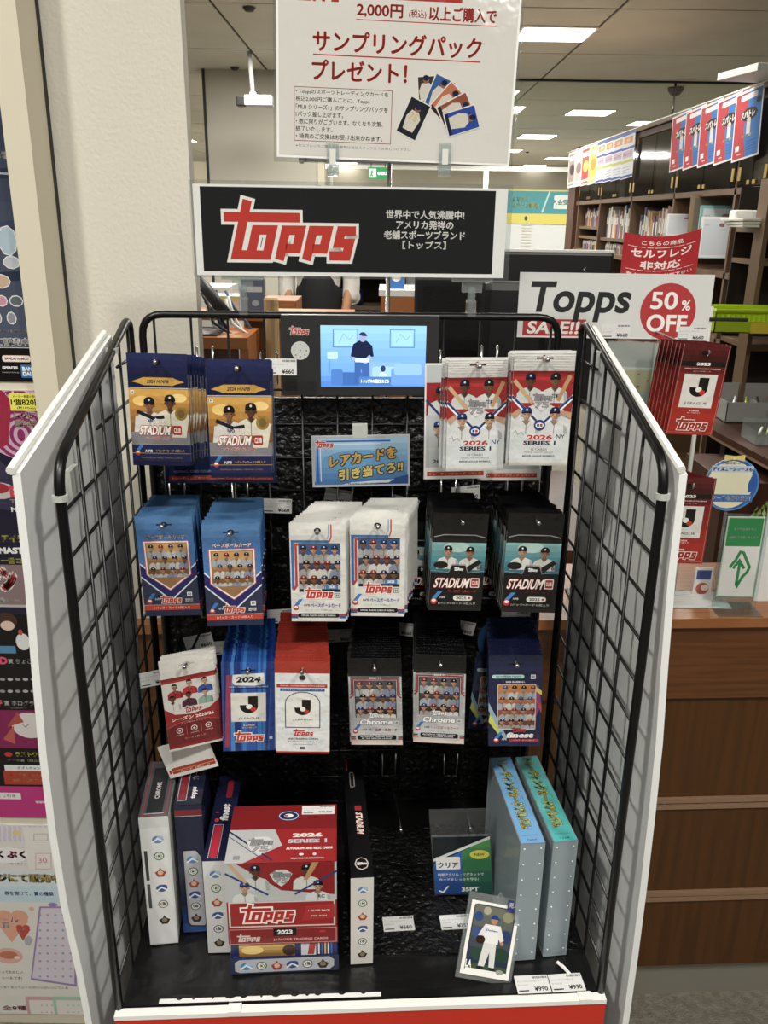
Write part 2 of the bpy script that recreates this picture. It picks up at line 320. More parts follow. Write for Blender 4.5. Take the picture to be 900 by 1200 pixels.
    def face(s, name, parent, m, org=(0, 0, 0), xa=(.001, 0, 0), ya=(0, 0, .001), bulge=None):
        org, xa, ya = Vector(org), Vector(xa), Vector(ya); n = xa.cross(ya).normalized(); vs = []; fs = []; cs = []
        for p, c, L in s.P:
            i = len(vs)
            for q in p:
                w = org+xa*q[0]+ya*q[1]+n*(EPS*(L+1))
                if bulge: w = bulge(w)
                vs.append(w)
            fs.append(tuple(range(i, i+len(p)))); cs += [(*c, 1)]*len(p)
        me = bpy.data.meshes.new(name); me.from_pydata(vs, [], fs); me.materials.append(MATS[m])
        a = me.color_attributes.new('Col', 'FLOAT_COLOR', 'CORNER'); a.data.foreach_set('color', [x for c in cs for x in c])
        me.update(); return link(name, me, parent)
# ================================================================ pack designs, in millimetres (66 x 130, header from 106 up)
PW, PH = 66, 130
def painted_hole(p, c='0a0a0c', y=120): p.ell(PW/2, y, 4.2, 3.4, c); p.rect(PW/2-9, y-1, PW/2+9, y+.8, c) if c != '0a0a0c' else None  # hang slot is not cut through; its dark opening is painted into the print
BC = 'ベースボールカード'
def d_stadgold():
    p = Pr(PW, PH, '14183e'); p.grad(0, 100, PW, PH, '161b44', '232b58', 4)
    p.poly([(4, 98), (12, 101), (17, 103), (49, 103), (54, 101), (62, 98), (54, 96), (49, 94), (17, 94), (12, 96)], 'c99a2e'); p.txt('2024 H NPB', 33, 98.5, 4, '2a2344', .03, w=24, sk=.2)
    p.rect(0, 90.5, PW, 91.6, 'b8b8b0')
    p.grad(0, 26, PW, 90, '6a3a12', 'd9a23a', 8); p.ell(14, 76, 10, 6, 'eec766'); p.ell(55, 80, 9, 5, 'f2d27c'); p.rect(0, 26, PW, 40, '7e7c80')
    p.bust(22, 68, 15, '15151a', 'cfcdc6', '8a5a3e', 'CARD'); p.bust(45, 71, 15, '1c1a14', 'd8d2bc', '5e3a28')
    p.poly([(46, 34), (62, 34), (66, 60), (58, 68), (50, 58)], 'd9d3c0'); p.ell(57, 62, 7, 8, '9a7a2c'); p.ell(57, 62, 4, 5, '7c5f20')
    p.poly([(4, 40), (18, 40), (20, 60), (6, 58)], 'cfcdc6'); p.stroke([(8, 64), (26, 56), (38, 58)], 4, '1c1c26')
    p.logo(33, 53, 15, 'e4e0d8', '5a1a1c', o=2)
    p.txt('STADIUM', 27, 42, 11, 'f2eee8', .03, sk=.2, w=34, out='a81f22', ob=.05); p.rrect(47, 37, 57, 48, 'a81f22', 1.5); p.txt('CLUB', 52, 42.5, 6, 'f2eee8', .02, w=7.5)
    p.txt(BC, 33, 32.5, 4.2, 'c02a26', .03, w=34, sk=.2, out='f0e8e0'); p.rrect(2, 84, 6, 88, 'e6e6e6', .5); p.txt('H', 4, 86, 2.6, '20203a', .03)
    p.rect(0, 0, PW, 26, '1b2252'); p.rect(0, 25, PW, 26, '8f8f8a'); p.emblem(9, 19, 5); p.txt('NPB', 19, 17.5, 3.2, 'd8d8e0', .02, sk=.2); p.txt('1パック=カード10枚入り', 43, 18, 3.2, 'd8b052', w=32)
    p.rect(0, 14.5, PW, 15.2, 'a8842e'); p.txt('©OFFICIAL BASEBALL TRADING CARDS', 33, 9.5, 1.8, '8c7232', w=46); p.rect(0, 0, PW, 5.5, '10163c')
    painted_hole(p); return p
def d_blue():
    p = Pr(PW, PH, '2c3a66'); p.grad(0, 106, PW, PH, '3a6aa0', '4a7cb0', 3); p.grad(0, 60, PW, 106, '3f7fc0', '3a6fae', 4)
    p.poly([(0, 70), (0, 52), (33, 20), (66, 52), (66, 70), (33, 37)], '26256a'); p.stroke([(0, 70), (33, 38), (66, 70)], 1.6, 'dfe3ee'); p.stroke([(0, 53), (33, 21), (66, 53)], 1.6, 'dfe3ee')
    p.poly([(0, 12), (66, 12), (66, 51), (33, 19), (0, 51)], '2b3350')
    for w_, c_ in ((3.4, 'c7452e'), (1.6, 'e8e8f0')): p.stroke([(8, 98), (58, 98), (58, 56), (33, 36), (8, 56)], w_, c_, True)
    p.poly([(9, 97), (57, 97), (57, 56), (33, 37.5), (9, 56)], 'a8763a'); p.team(10, 52, 56, 96, 4, 3, ('c79a54', '7d5426')); p.poly([(14, 52), (52, 52), (33, 38)], '9a7040')
    p.txt(BC, 33, 104, 5, 'f2eee8', .04, w=44, out='7a1f2e', ob=.06); p.emblem(10, 24, 5.5); p.txt('NPB', 17, 23, 2.6, '9fc4e4', .02, sk=.2)
    p.rrect(52, 26, 58, 32, 'e0e0e6', .6); p.txt('H', 55, 29, 3.6, '202848', .04)
    p.logo(32, 22, 26, 'c8321e', 'f2e6dc', o=5); p.txt('野球', 54, 21, 4.4, 'f0ece4', .03)
    p.rect(0, 8, PW, 15, 'c23a24'); p.rect(0, 14.8, PW, 15.6, 'a8a09a'); p.txt('1パック・カード10枚入り', 33, 11.3, 3.6, 'e8e0da', .01, w=42); p.rect(0, 0, PW, 8, '222c4c'); painted_hole(p, '102040'); return p
def d_white():
    p = Pr(PW, PH, 'dadad6'); p.grad(0, 106, PW, PH, 'd2d2cc', 'e2e2dc', 3)
    p.stroke([(3, 44), (3, 106), (46, 106)], 3.4, '2a70b8'); p.stroke([(3, 42), (7, 48), (7, 102), (48, 102)], 3, 'c8362a'); p.stroke([(47, 106), (49, 112), (49, 128)], 1.6, 'c8362a'); p.stroke([(44, 109), (46, 114), (46, 128)], 1.4, '8aa4c4')
    p.rect(10, 40, 60, 104, '24242c'); p.team(10, 44, 60, 103, 4, 3, ('3a5a88', '3a2c2a'))
    p.rrect(42, 44, 57, 50, '2f7cc0', 1); p.txt('2025', 49.5, 47, 3.4, 'f2f2f2', .03)
    p.logo(33, 38, 36, 'c4281c', 'f2efea', o=6); p.rrect(53, 32, 59, 38, 'd8d8d4', .5); p.stroke([(53, 32), (59, 32), (59, 38), (53, 38)], .6, '303030', True); p.txt('H', 56, 35, 3.4, '202020', .04)
    p.emblem(9, 23, 6, '2a7cc8'); p.txt('NPB', 19, 22, 3, '303848', .02, sk=.25); p.txt(BC, 42, 22, 5, '2a6fb8', .04, w=36); p.txt('1パック・カード10枚入り', 33, 15.5, 2.4, '585858', w=32)
    p.rrect(8, 5, 58, 11, '16161a', 2); p.txt('OFFICIAL TRADING CARDS OF BASEBALL', 33, 8, 2.2, 'e0e0e0', .02, w=42); p.rect(0, 4, 8, 8, '2a5aa0'); p.rect(58, 4, 66, 8, '2a5aa0'); p.rect(0, 8, 8, 10, 'c03028'); p.rect(58, 8, 66, 10, 'c03028'); painted_hole(p); return p
def d_stadblk():
    p = Pr(PW, PH, '121214'); p.grad(0, 52, PW, 96, '1e6c80', '7fb0b0', 6); p.ell(30, 86, 16, 7, 'a8c8c4'); p.rect(0, 92, PW, 97, '1a1a1c'); p.stroke([(2, 99), (14, 102), (52, 102), (64, 99)], 1.2, '8c8c8e')
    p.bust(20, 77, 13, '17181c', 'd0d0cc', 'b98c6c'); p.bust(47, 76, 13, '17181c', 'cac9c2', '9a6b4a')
    p.ell(12, 62, 9, 5, '1d1714'); p.poly([(46, 52), (62, 66), (58, 70), (44, 60)], '17171a'); p.txt('65', 60, 60, 6, '50585e', .02)
    p.poly([(0, 50), (22, 50), (25, 62), (43, 62), (46, 50), (66, 50), (66, 47), (0, 47)], '17171b'); p.stroke([(0, 55), (22, 52), (26, 63), (42, 63), (46, 52), (66, 55)], .8, '8a8e90')
    p.logo(34, 57, 12, 'f0f0ee', None)
    p.txt('STADIUM', 27, 38, 13, 'f4efe8', .02, sk=.25, w=42, out='b0302a', ob=.04); p.rrect(50, 32, 61, 45, 'f0ebe4', 1); p.rrect(51, 33, 60, 44, 'a82a26', 1); p.txt('CLUB', 55.5, 38.5, 5, 'f0ebe4', .02, w=7)
    p.txt(BC, 40, 27, 3.8, 'c2302a', .02, w=36, sk=.15); p.emblem(10, 18, 7, '3a86cc'); p.txt('NPB', 17, 18, 2.6, 'cfd2d8', .02, sk=.2); p.rrect(30, 14, 54, 21, 'e6e4de', 3.4); p.txt('2025', 40, 17.5, 3.8, '28282c', .03, w=13); p.ell(50, 17.5, 1.6, 1.6, 'b8302a', 8)
    p.txt('1パック×カード10枚入り', 35, 10, 3.4, 'd2cdc6', .01, w=46); p.rect(0, 0, PW, 5, '1c1c1e'); painted_hole(p, '050505'); return p
def d_series():
    p = Pr(PW, PH, 'cfd3d4'); p.grad(0, 108, PW, PH, 'c4c4c0', 'e0e0dc', 4)
    p.poly([(0, 60), (0, 108), (66, 108), (66, 60), (33, 74)], '9c2224'); p.grad(0, 98, PW, 108, 'b02c2a', '7e1a1c', 3)
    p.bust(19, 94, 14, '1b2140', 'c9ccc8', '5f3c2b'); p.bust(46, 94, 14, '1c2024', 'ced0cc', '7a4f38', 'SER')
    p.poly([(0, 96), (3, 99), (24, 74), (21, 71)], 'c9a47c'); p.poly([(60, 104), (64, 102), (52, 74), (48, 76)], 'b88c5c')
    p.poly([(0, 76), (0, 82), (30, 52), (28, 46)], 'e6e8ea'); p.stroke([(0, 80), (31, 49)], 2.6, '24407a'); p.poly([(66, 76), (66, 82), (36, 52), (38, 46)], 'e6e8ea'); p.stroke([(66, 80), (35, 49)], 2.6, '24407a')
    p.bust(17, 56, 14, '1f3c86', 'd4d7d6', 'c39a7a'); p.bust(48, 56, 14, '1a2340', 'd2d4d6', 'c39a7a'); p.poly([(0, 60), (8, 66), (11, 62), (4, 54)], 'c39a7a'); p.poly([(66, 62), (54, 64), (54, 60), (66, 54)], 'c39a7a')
    p.seven(33, 75, .95); p.ell(32, 47, 6.4, 6.4, '2a3a78'); p.ell(32, 47, 4.6, 3, 'e8e8ea'); p.rect(29, 45.4, 31.6, 48.6, '2a3a78'); p.rect(32.4, 45.4, 35, 48.6, 'b8282c')
    p.rect(0, 0, PW, 37, 'cdd3d4'); p.txt('2026', 33, 33, 6, 'b82a24', .04, w=28); p.txt('SERIES 1', 33, 26.5, 5, '2c2848', .04, w=36); p.txt('NY', 56, 34, 5, '23305a', .01); p.stroke([(3, 38), (6, 41), (8, 36), (12, 39), (15, 35)], .6, '8a8a90')
    p.txt('12 CARDS', 33, 19, 2.4, '6a5a5a', .01, w=18); p.txt('OFFICIAL TRADING CARDS OF', 33, 15.5, 1.8, '50505a', w=32); p.txt('MAJOR LEAGUE BASEBALL', 33, 11, 2.6, '2a2838', .03, w=36)
    p.grad(0, 0, PW, 6, 'b4b4b0', 'd4d4d0', 3); painted_hole(p, '6a2a28', 122); p.ell(34, 121, 2.4, 5, 'c8c8c6', 8, rot=-15); return p
def d_uefa():
    p = Pr(PW, PH, '8e1c22'); p.rect(0, 104, PW, PH, 'dcdad4'); p.grad(0, 96, PW, 104, 'a02a2c', '8a1a20', 2); p.poly([(0, 60), (8, 50), (33, 46), (58, 52), (66, 60), (66, 97), (0, 97)], 'd6d2cc')
    for x, y, j, sk_, c_ in ((15, 88, 'a8242c', 'a87656', None), (33, 91, 'b8282e', 'c8987a', None), (52, 90, '2c55a0', 'c8987a', None), (11, 72, 'd8d6d2', '6a4430', None), (31, 74, '4a2038', '6a4430', None), (51, 74, '88a89c', 'c8987a', None)): p.bust(x, y, 9, None, j, sk_)
    p.poly([(0, 62), (12, 52), (33, 49), (54, 53), (66, 62), (66, 8), (0, 8)], '9a2026'); p.poly([(0, 34), (33, 42), (66, 34), (66, 8), (0, 8)], '741a1e'); p.stroke([(0, 34), (16, 39), (33, 41), (50, 39), (66, 34)], 1, 'b8504c')
    p.logo(34, 56, 22, 'b02428', 'f0eae4', o=5); p.txt('シーズン 2025/26', 33, 45, 5, 'f4efe9', .04, w=52); p.txt('カップ戦コレクション', 33, 38, 2, 'd8c0bc', w=30)
    for x in (15, 33, 51): p.ring(x, 28, 3.6, 3.6, .9, 'e2d2ce', 12); p.ell(x, 28, 1.6, 1.6, 'e2d2ce', 6); p.txt('CHAMPIONS', x, 21.5, 1.8, 'd8c6c2', w=10)
    p.rect(23.6, 20, 24, 32, 'b87a76'); p.rect(41.6, 20, 42, 32, 'b87a76'); p.txt('カード 6枚入り', 33, 15, 3, 'c89a96', w=26); p.rect(0, 0, PW, 3, 'd8d4ce'); painted_hole(p, 'b8b4ae'); return p
def d_j24():
    p = Pr(PW, PH, '1d55a8'); r = random.Random(4)
    for i in range(16): x = r.uniform(-2, 62); c = r.choice(('1a3f90', '2a78c8', '15307a', '3a8ad4', '1c4aa4')); p.poly([(x, 0), (x+r.uniform(2, 6), 0), (x+r.uniform(4, 9), 130), (x+2, 130)], c)
    p.poly([(2, 6), (8, 6), (13, 112), (6, 112)], 'a03a5c'); p.poly([(14, 112), (52, 114), (53, 98), (40, 96), (16, 97), (13, 102)], 'e6e6e2'); p.txt('2024', 33, 105, 8.4, '15151a', .05, w=30, sk=.12)
    p.rect(8, 92, 58, 93, '16245c'); p.txt('OFFICIAL TRADING CARDS OF THE J.LEAGUE', 33, 94.4, 1.8, 'e8e8f0', w=48); p.rect(11, 44, 54, 86, 'e4e2dc'); p.jmark(33, 68, 18); p.txt('J.LEAGUE', 33, 48.5, 3.6, '1c1c1c', .01, w=26)
    p.txt('8 CARDS', 33, 38.5, 2.4, 'e8c040', .03, w=14); p.txt('カード8枚入り', 33, 34.8, 2.4, 'e8c040', .02, w=18); p.logo(32, 21, 38, 'c82a20', 'f2efec', o=7); p.rrect(58, 17, 62, 21, 'c8ccd8', .4)
    painted_hole(p, '1c1c24', 118); return p
def d_jwhite():
    p = Pr(PW, PH, 'dfe3e4'); p.rect(0, 114, PW, PH, 'a8301f'); p.rect(0, 0, PW, 3, 'b8281f'); r = random.Random(3)
    for i in range(26): x, y = r.uniform(3, 60), r.uniform(6, 86); p.poly([(x, y), (x+5, y+3), (x+5, y+8), (x, y+5)], 'cfdde4')
    p.rect(2, 94, 63, 99, 'b8281f'); p.txt('OFFICIAL TRADING CARDS OF THE J.LEAGUE', 33, 96.5, 2.1, 'f0e8e4', .01, w=54); p.rect(6, 89, 60, 93, '3156a0'); p.txt('Jリーグオフィシャルトレーディングカード', 33, 91, 2.2, 'e4e8f0', w=48)
    arch = [(12, 38), (54, 38), (54, 72)]+[(33+21*cos(radians(t)), 72+16*sin(radians(t))) for t in range(15, 180, 15)]+[(12, 72)]; p.poly(arch, 'e6e6e2'); p.stroke(arch, 1.1, '3a3a3e', True)
    p.jmark(33, 66, 16); p.txt('J.LEAGUE', 33, 49, 3.2, '1c1c1c', .01, w=24); p.logo(33, 30, 26, 'b8281c', 'eceae6', o=3); p.txt('2025 TRADING CARDS', 33, 21.5, 2.6, '2c2c30', .03, w=38); p.txt('8 CARDS/カード8枚入り', 33, 17.5, 2.6, '2c2c30', .03, w=36)
    p.txt('WWW.JLEAGUE.JP', 33, 13, 1.8, '60606a', w=24); p.rect(29, 6, 36, 10, '55555a'); p.ell(33, 108, 4.4, 3.6, '3a3a3e'); return p
def d_chrome():
    p = Pr(PW, PH, 'b9bbbc'); p.grad(0, 104, PW, PH, '1c1c1e', '0e0e10', 3); p.grad(0, 14, PW, 46, 'c9cbcc', 'a4a6aa', 4)
    p.rrect(2, 40, 64, 104, 'a9abad', 3); p.stroke([(1, 72), (5, 76), (5, 100), (61, 100), (61, 76), (65, 72)], 2.2, 'a82a2a'); p.stroke([(1, 76), (3, 78), (3, 103), (63, 103), (63, 78), (65, 76)], 1, '2a2a2e')
    p.rect(7, 42, 59, 98, '1e1e22'); p.team(8, 42, 58, 98, 4, 3, ('50525a', '3a2422')); p.txt('2025 H', 33, 101.6, 2.6, 'e4e4e4', .03, w=14)
    p.logo(33, 46, 20, 'e9e9e9', '3c3c42', o=3); p.txt('Chrome', 33, 35.5, 8, 'f2f2f2', .04, w=42, sk=.15, out='4a4a50', ob=.05); p.rrect(56, 32, 62, 37, 'cfcfcf', .5); p.txt('H', 59, 34.5, 3, '202020', .04)
    p.emblem(9, 25, 5.5, '2a70c0'); p.txt('NPB', 18, 23.5, 2.6, '303848', .02, sk=.2); p.txt(BC, 41, 23.5, 4.6, 'a82420', .04, w=36, out='e8e4e4', ob=.05); p.txt('1パック・カード4枚入り', 33, 17.8, 2.2, '505054', w=28)
    p.rrect(9, 8, 58, 15, '141416', 1.5); p.txt('AUTHENTIC TRADING CARDS', 33, 12.8, 2, 'e8e8e8', .02, w=42); p.txt('BY THE OFFICIAL LICENSE', 33, 10, 1.8, 'e8e8e8', .02, w=38)
    for x in (0, 60): p.rect(x, 8, x+6, 10.5, 'b03a30'); p.rect(x, 11, x+6, 13, '2c4a3c')
    p.grad(0, 0, PW, 7, 'e2cfc6', 'cfc4c0', 3); painted_hole(p, '050505', 117); return p
def d_finest():
    p = Pr(PW, PH, '1c2448'); p.grad(0, 106, PW, PH, '20284e', '171d3c', 3); p.rrect(4, 98, 44, 103, 'a8d4d0', 2.4); p.txt('NEW PRISM FINISH', 24, 100.5, 2, '2a4a5a', .02, w=30); p.rrect(52, 97, 58, 103, 'd8dce6', .5); p.txt('H', 55, 100, 3.6, '202848', .04)
    p.txt('2025 BASEBALL', 33, 93, 2.4, 'e0e0e8', .03, w=24); p.poly([(0, 36), (12, 18), (16, 22), (2, 48)], 'c8d03a'); p.poly([(0, 52), (20, 10), (24, 12), (0, 64)], '8ab0c0'); p.poly([(46, 90), (62, 88), (66, 60), (58, 40)], '8a3a7a'); p.poly([(54, 90), (66, 80), (66, 74), (50, 86)], 'd8c040'); p.poly([(58, 70), (66, 58), (66, 48)], 'c8443a')
    p.rrect(11, 24, 59, 90, 'c7c3bc', 2); p.team(12, 26, 58, 89, 4, 4, ('c87a34', '7a3a3a'), ('c86428', '1b2a5c', '101012', 'a02420', '2860b0'))
    p.logo(38, 24, 18, 'c8281e', '2a1a2c', o=3); p.txt('finest', 40, 16.5, 8, 'f2f0ee', .05, w=34, sk=.3, out='101428', ob=.05); p.emblem(13, 13, 6); p.txt('NPB', 20, 10, 2.4, 'cfd2d8', .02, sk=.2); p.rrect(26, 7, 64, 10.4, 'b82a4a', 1.6); p.txt('1パック・カード6枚入り', 45, 8.7, 2, 'f0d8e0', w=26); painted_hole(p, '050510', 118); return p
def d_j23():
    p = Pr(PW, PH, 'a82418'); p.grad(0, 106, PW, PH, '451012', '5a181a', 3); p.grad(0, 20, PW, 90, 'b02618', '7e1c18', 6); p.rect(0, 90, PW, 106, '65181a'); p.rect(0, 99, PW, 106, '14100f')
    for a in ((1.2, 1, 1.8, 129), (64, 1, 64.6, 129)): p.rect(*a, 'c07a72')
    p.rect(1.2, 3, 64.6, 3.6, 'c07a72')
    p.txt('2023', 33, 102.5, 4.4, 'f0ece8', .05, w=19); p.txt('OFFICIAL TRADING CARDS OF THE J.LEAGUE', 33, 95.5, 1.9, 'f0e0dc', .02, w=50); p.txt('Jリーグカード', 33, 92, 1.8, 'f0e0dc', .01, w=24)
    p.rect(10, 40, 56, 88, 'dedbd6'); p.jmark(33, 69, 20); p.txt('J.LEAGUE', 33, 46, 4.2, '1c1c1c', .01, w=32); p.txt('6 CARDS', 33, 35.5, 2.2, 'f0e0dc', .03, w=14); p.txt('カード6枚入り', 33, 32.5, 2, 'f0e0dc', .02, w=18)
    p.logo(33, 15, 46, 'a82418', 'f2e9e4', o=4.5); p.ell(31, 118, 4, 3.2, '1a0808'); p.txt('J', 36, 118, 8, 'e8dcd8', .02); return p
# body, foil and the words for each kind
KINDS = dict(
 stadgold=(d_stadgold, 'silver_foil', 'navy_foil', 'navy and gold card pack'),
 blue=(d_blue, 'blue_foil', 'blue_foil', 'blue card pack'),
 white=(d_white, 'white_foil', 'white_foil', 'white red-lettered card pack'),
 stadblk=(d_stadblk, 'silver_foil', 'black_foil', 'black and teal card pack'),
 series=(d_series, 'silver_foil', 'silver_foil', 'red and white 2026 pack'),
 uefa=(d_uefa, 'white_foil', 'white_foil', 'red football pack'),
 j24=(d_j24, 'royal_foil', 'royal_foil', 'blue 2024 football pack'),
 jwhite=(d_jwhite, 'white_foil', 'red_foil', 'white football pack'),
 chrome=(d_chrome, 'silver_foil', 'black_foil', 'silver chrome card pack'),
 finest=(d_finest, 'navy_foil', 'navy_foil', 'navy card pack'),
 j23=(d_j23, 'maroon_foil', 'maroon_foil', 'maroon football card pack marked 2023'))
_pk = {}
def pack_mesh(kind):
    side, head = KINDS[kind][1:3]; w = .033; t = .0032; mb = MB(); n = 22
    z = -.130
    mb.box(-w, 0, z+.005, w, t, -.024, side)                                # filled pouch
    mb.prism([(-w, z+.005)]+[q for i in range(n) for q in ((-w+2*w*(i+.5)/n, z), (-w+2*w*(i+1)/n, z+.0018))][:-1]+[(w, z+.005)], .0002, .0012, side)   # toothed crimp
    return mb
def make_pack(kind):
    side, head = KINDS[kind][1:3]
    o = pack_mesh(kind).build('card_pack')
    h = MB(); n = 22; w = .033
    h.prism([(-w, -.024), (w, -.024)]+[q for i in range(n) for q in ((w-2*w*i/n, -.0018), (w-2*w*(i+.5)/n, 0))]+[(-w, -.0018)], 0, .0011, head); h.build('hanging_flap', o)
    if kind == 'chrome' or kind == 'series':
        r = MB()
        for i in range(7): r.box(-w, -.0003, -.003-.0028*i, w, 0, -.0042-.0028*i, head)
        r.build('crimp_ridges', o)
    KINDS[kind][0]().face('front_print', o, 'print_foil', (-w, -.0002, -.130)); return o
HOOKS = []
def stack(kind, x, y, z, yaw, lean, roll, n, where, length=None, xb=None, sp=.0075, keep_first=None):
    """n packs on one hook; front pack's top centre at rack place x, y, z; the hook drops back to the grid"""
    grp = 'card packs on the %s' % where; y2 = .392; xb = x+(y2-y)*-.02 if xb is None else xb
    words = KINDS[kind][3]; slope = .19; kx = (xb-x)/(y2-y)
    for i in range(n):
        if kind not in _pk: o = _pk[kind] = make_pack(kind)
        else: o = copy_tree(_pk[kind])
        d = i*sp; j = 0 if i == 0 else 1
        M = MR @ T(x+kx*d+j*random.uniform(-.0012, .0012), y+d, z-slope*d+j*random.uniform(-.001, .001)) @ RT('Z', yaw+j*random.uniform(-1.5, 1.5)) @ RT('X', -lean) @ RT('Y', -(roll+j*random.uniform(-.8, .8)))
        tag(o, (words+', front of '+where) if i == 0 else (words+', behind the front one, '+where), 'card pack', grp, M)
    zt = z-.011
    HOOKS.append((x, y, zt, xb, y2, zt-slope*(y2-y), where, MR))
def price_tag(u, v, ly, wmm, hmm, roll, price, label, z=None, parent=None, ywa=None):
    t = make_tag(price, wmm, hmm)
    if z is not None: q = RZ(u, v, z); M = MR @ T(q.x, q.y, z+.0012) @ RT('Z', roll) @ RT('X', -90)
    elif ywa: M = T(*W(u, v, ywa)) @ RT('Y', -roll)
    else: q = RL(u, v, ly); M = MR @ T(*q) @ RT('Y', -roll)
    return tag(t, label, 'price tag', 'price tags', M)
_tg = {}
def make_tag(price, w=45, h=22):
    k = (price, w, h)
    if k in _tg: return copy_tree(_tg[k])
    o = MB().box(-w/2000, 0, -h/2000, w/2000, .0006, h/2000, 'white_paper').build('price_tag'); p = Pr(w, h, 'dedede')
    r = random.Random(5); x = w*.55
    while x < w-2: a = r.uniform(.3, .9); p.rect(x, h*.8, x+a, h*.93, '202020'); x += a+r.uniform(.3, .7)
    p.txt('トレーディングカード', w*.4, h*.66, h*.11, '404040', .02, w=w*.66); p.txt('カードパック', w*.2, h*.45, h*.11, '404040', .02, w=w*.3); p.rect(2, h*.1, w*.35, h*.17, '303030')
    p.txt(price, w*.72, h*.22, h*.26, '1c1c1c', .03, w=w*.4); p.face('tag_print', o, 'print_paper', (-w/2000, -.0001, -h/2000)); _tg[k] = o; return o

# ================================================================ the display rack
rack = thing('display_rack', 'black wire display rack with white side boards and a red front edge', 'display rack', MR)
ZF = .50            # lower end of what the grids need to show
back = MB().tube([(.0, 0, .02)]+arc((.0, 0, 1.3), (.1, 0, 1.421), .03, (.0, 0, 1.421))+arc((.4, 0, 1.421), (.578, 0, 1.3), .03, (.578, 0, 1.421))+[(.578, 0, .02)], .0052, 'black_steel', 10).build('back_grid', rack, T(0, .397, 0), smooth=True)
xs = [.017+.05*k for k in range(12)]
for x in xs: rod('grid_wire', back, [(x, -.002, .05), (x, -.002, 1.421)], .0019, 'black_steel', 6)
zz = [1.2673-.05*k for k in range(-1, 23)]
for z in zz:
    rod('grid_wire', back, [(0, .002, z), (.578, .002, z)], .0019, 'black_steel', 6)
def side_grid(lx, nm):
    g = MB().tube([(0, 0, .02)]+arc((0, 0, 1.2), (0, .1, 1.355), .03, (0, 0, 1.322))+arc((0, .25, 1.405), (0, .335, 1.3), .022, (0, .335, 1.424))+[(0, .335, .02)], .0052, 'black_steel', 10).build('side_grid', rack, T(lx, -.01, 0), smooth=True)
    for j in range(6):
        y = .0645+.05*j; top = 1.322+(1.424-1.322)*y/.335
        rod('grid_wire', g, [(.002 if lx < .3 else -.002, y, .05), (.002 if lx < .3 else -.002, y, top)], .0019, 'black_steel', 6)
    for k in range(-2, 23):
        z = 1.2735-.05*k; y0 = {-1: .145, -2: .255}.get(k, 0)
        rod('grid_wire', g, [(0, y0, z), (0, .335, z)], .0019, 'black_steel', 6)
    return g
gl = side_grid(0, 'left'); gr_ = side_grid(.592, 'right')
for g in (gl, gr_):
    for y, z in ((0, 1.29), (.24, 1.396)):
        MB().tube([(0, y, z-.003), (0, y, z+.003)], .0078, 'tape', 12).build('cable_tie', g, RT('X', 0) if y == 0 else None)
bx('tape_patch', gl, -.012, .055, 1.262, -.006, .085, 1.30, 'tape')
def side_board(prof_front, prof_back, sgn):
    # a white board a little bowed towards its foot; outer face offset by its thickness
    vs = []; fs = []; t = .008*sgn; n = len(prof_front)
    for (xf, zf), (xb, zb) in zip(prof_front, prof_back):
        vs += [(xf, -.012, zf), (xb, .302, zb), (xb+t, .302, zb), (xf+t, -.012, zf)]
    for i in range(n-1):
        for a, b in ((0, 1), (1, 2), (2, 3), (3, 0)): fs.append((i*4+a, i*4+b, i*4+4+b, i*4+4+a))
    fs += [(3, 2, 1, 0), tuple(4*(n-1)+k for k in range(4))]
    return MB().add(vs, fs, 'white_board')
side_board([(-.034, 1.316), (-.036, 1.2), (-.041, 1.1), (-.045, 1.0), (-.046, .9), (-.044, .8), (-.037, .7), (-.033, .6), (-.03, .3), (-.03, .03)], [(-.018, 1.404)]+[(-.018, z) for z in (1.2, 1.1, 1.0, .9, .8, .7, .6, .3, .03)], -1).build('side_board', rack)
side_board([(.606, 1.313), (.608, 1.2), (.613, 1.1), (.619, 1.0), (.622, .9), (.624, .8), (.625, .7), (.625, .6), (.622, .3), (.622, .03)], [(.599, 1.414)]+[(.6, z) for z in (1.2, 1.1, 1.0, .9, .8, .7, .6, .3, .03)], 1).build('side_board', rack)
for sx, x0 in ((1, -.0425), (-1, .6065)):
    MB().tube([(x0, -.014, 1.318), (x0+(.016 if sx > 0 else -.007), .302, 1.407 if sx > 0 else 1.417)], .0045, 'white_edge', 8).build('board_edge_strip', rack)
# backing foam board, deck and front edge
bx('backing_board', rack, .004, .402, .2, .574, .41, 1.305, 'black_slate')
dk = MB(); N1, N2 = 40, 24; vs = []; r = random.Random(2)
for j in range(N2+1):
    for i in range(N1+1):
        x = .004+.584*i/N1; y = -.012+.312*j/N2
        w_ = .0012*sin(9*x+23*y)*sin(40*x-15*y)+.0009*sin(70*y+30*x)
        vs.append((x, y, .6445+(w_ if 0 < i < N1 and 0 < j < N2 else 0)-.0008))
dk.add(vs, [(j*(N1+1)+i, j*(N1+1)+i+1, (j+1)*(N1+1)+i+1, (j+1)*(N1+1)+i) for j in range(N2) for i in range(N1)], 'black_vinyl')
dk.box(.004, -.012, .625, .588, .3, .641, 'black_plain').build('deck_cover', rack)
bx('foam_mat', rack, .272, .05, .6438, .586, .30, .6462, 'black_slate')
bx('front_board', rack, -.003, -.022, .42, .596, -.014, .6345, 'red_paint'); bx('front_lip', rack, -.003, -.0235, .6345, .596, -.012, .641, 'white_edge')
for x in (.14, .57): bx('edge_clip', rack, x-.008, -.0245, .637, x+.008, -.006, .6435, 'white_edge')
bx('shelf_frame', rack, .006, -.01, .60, .586, .39, .623, 'black_plain')

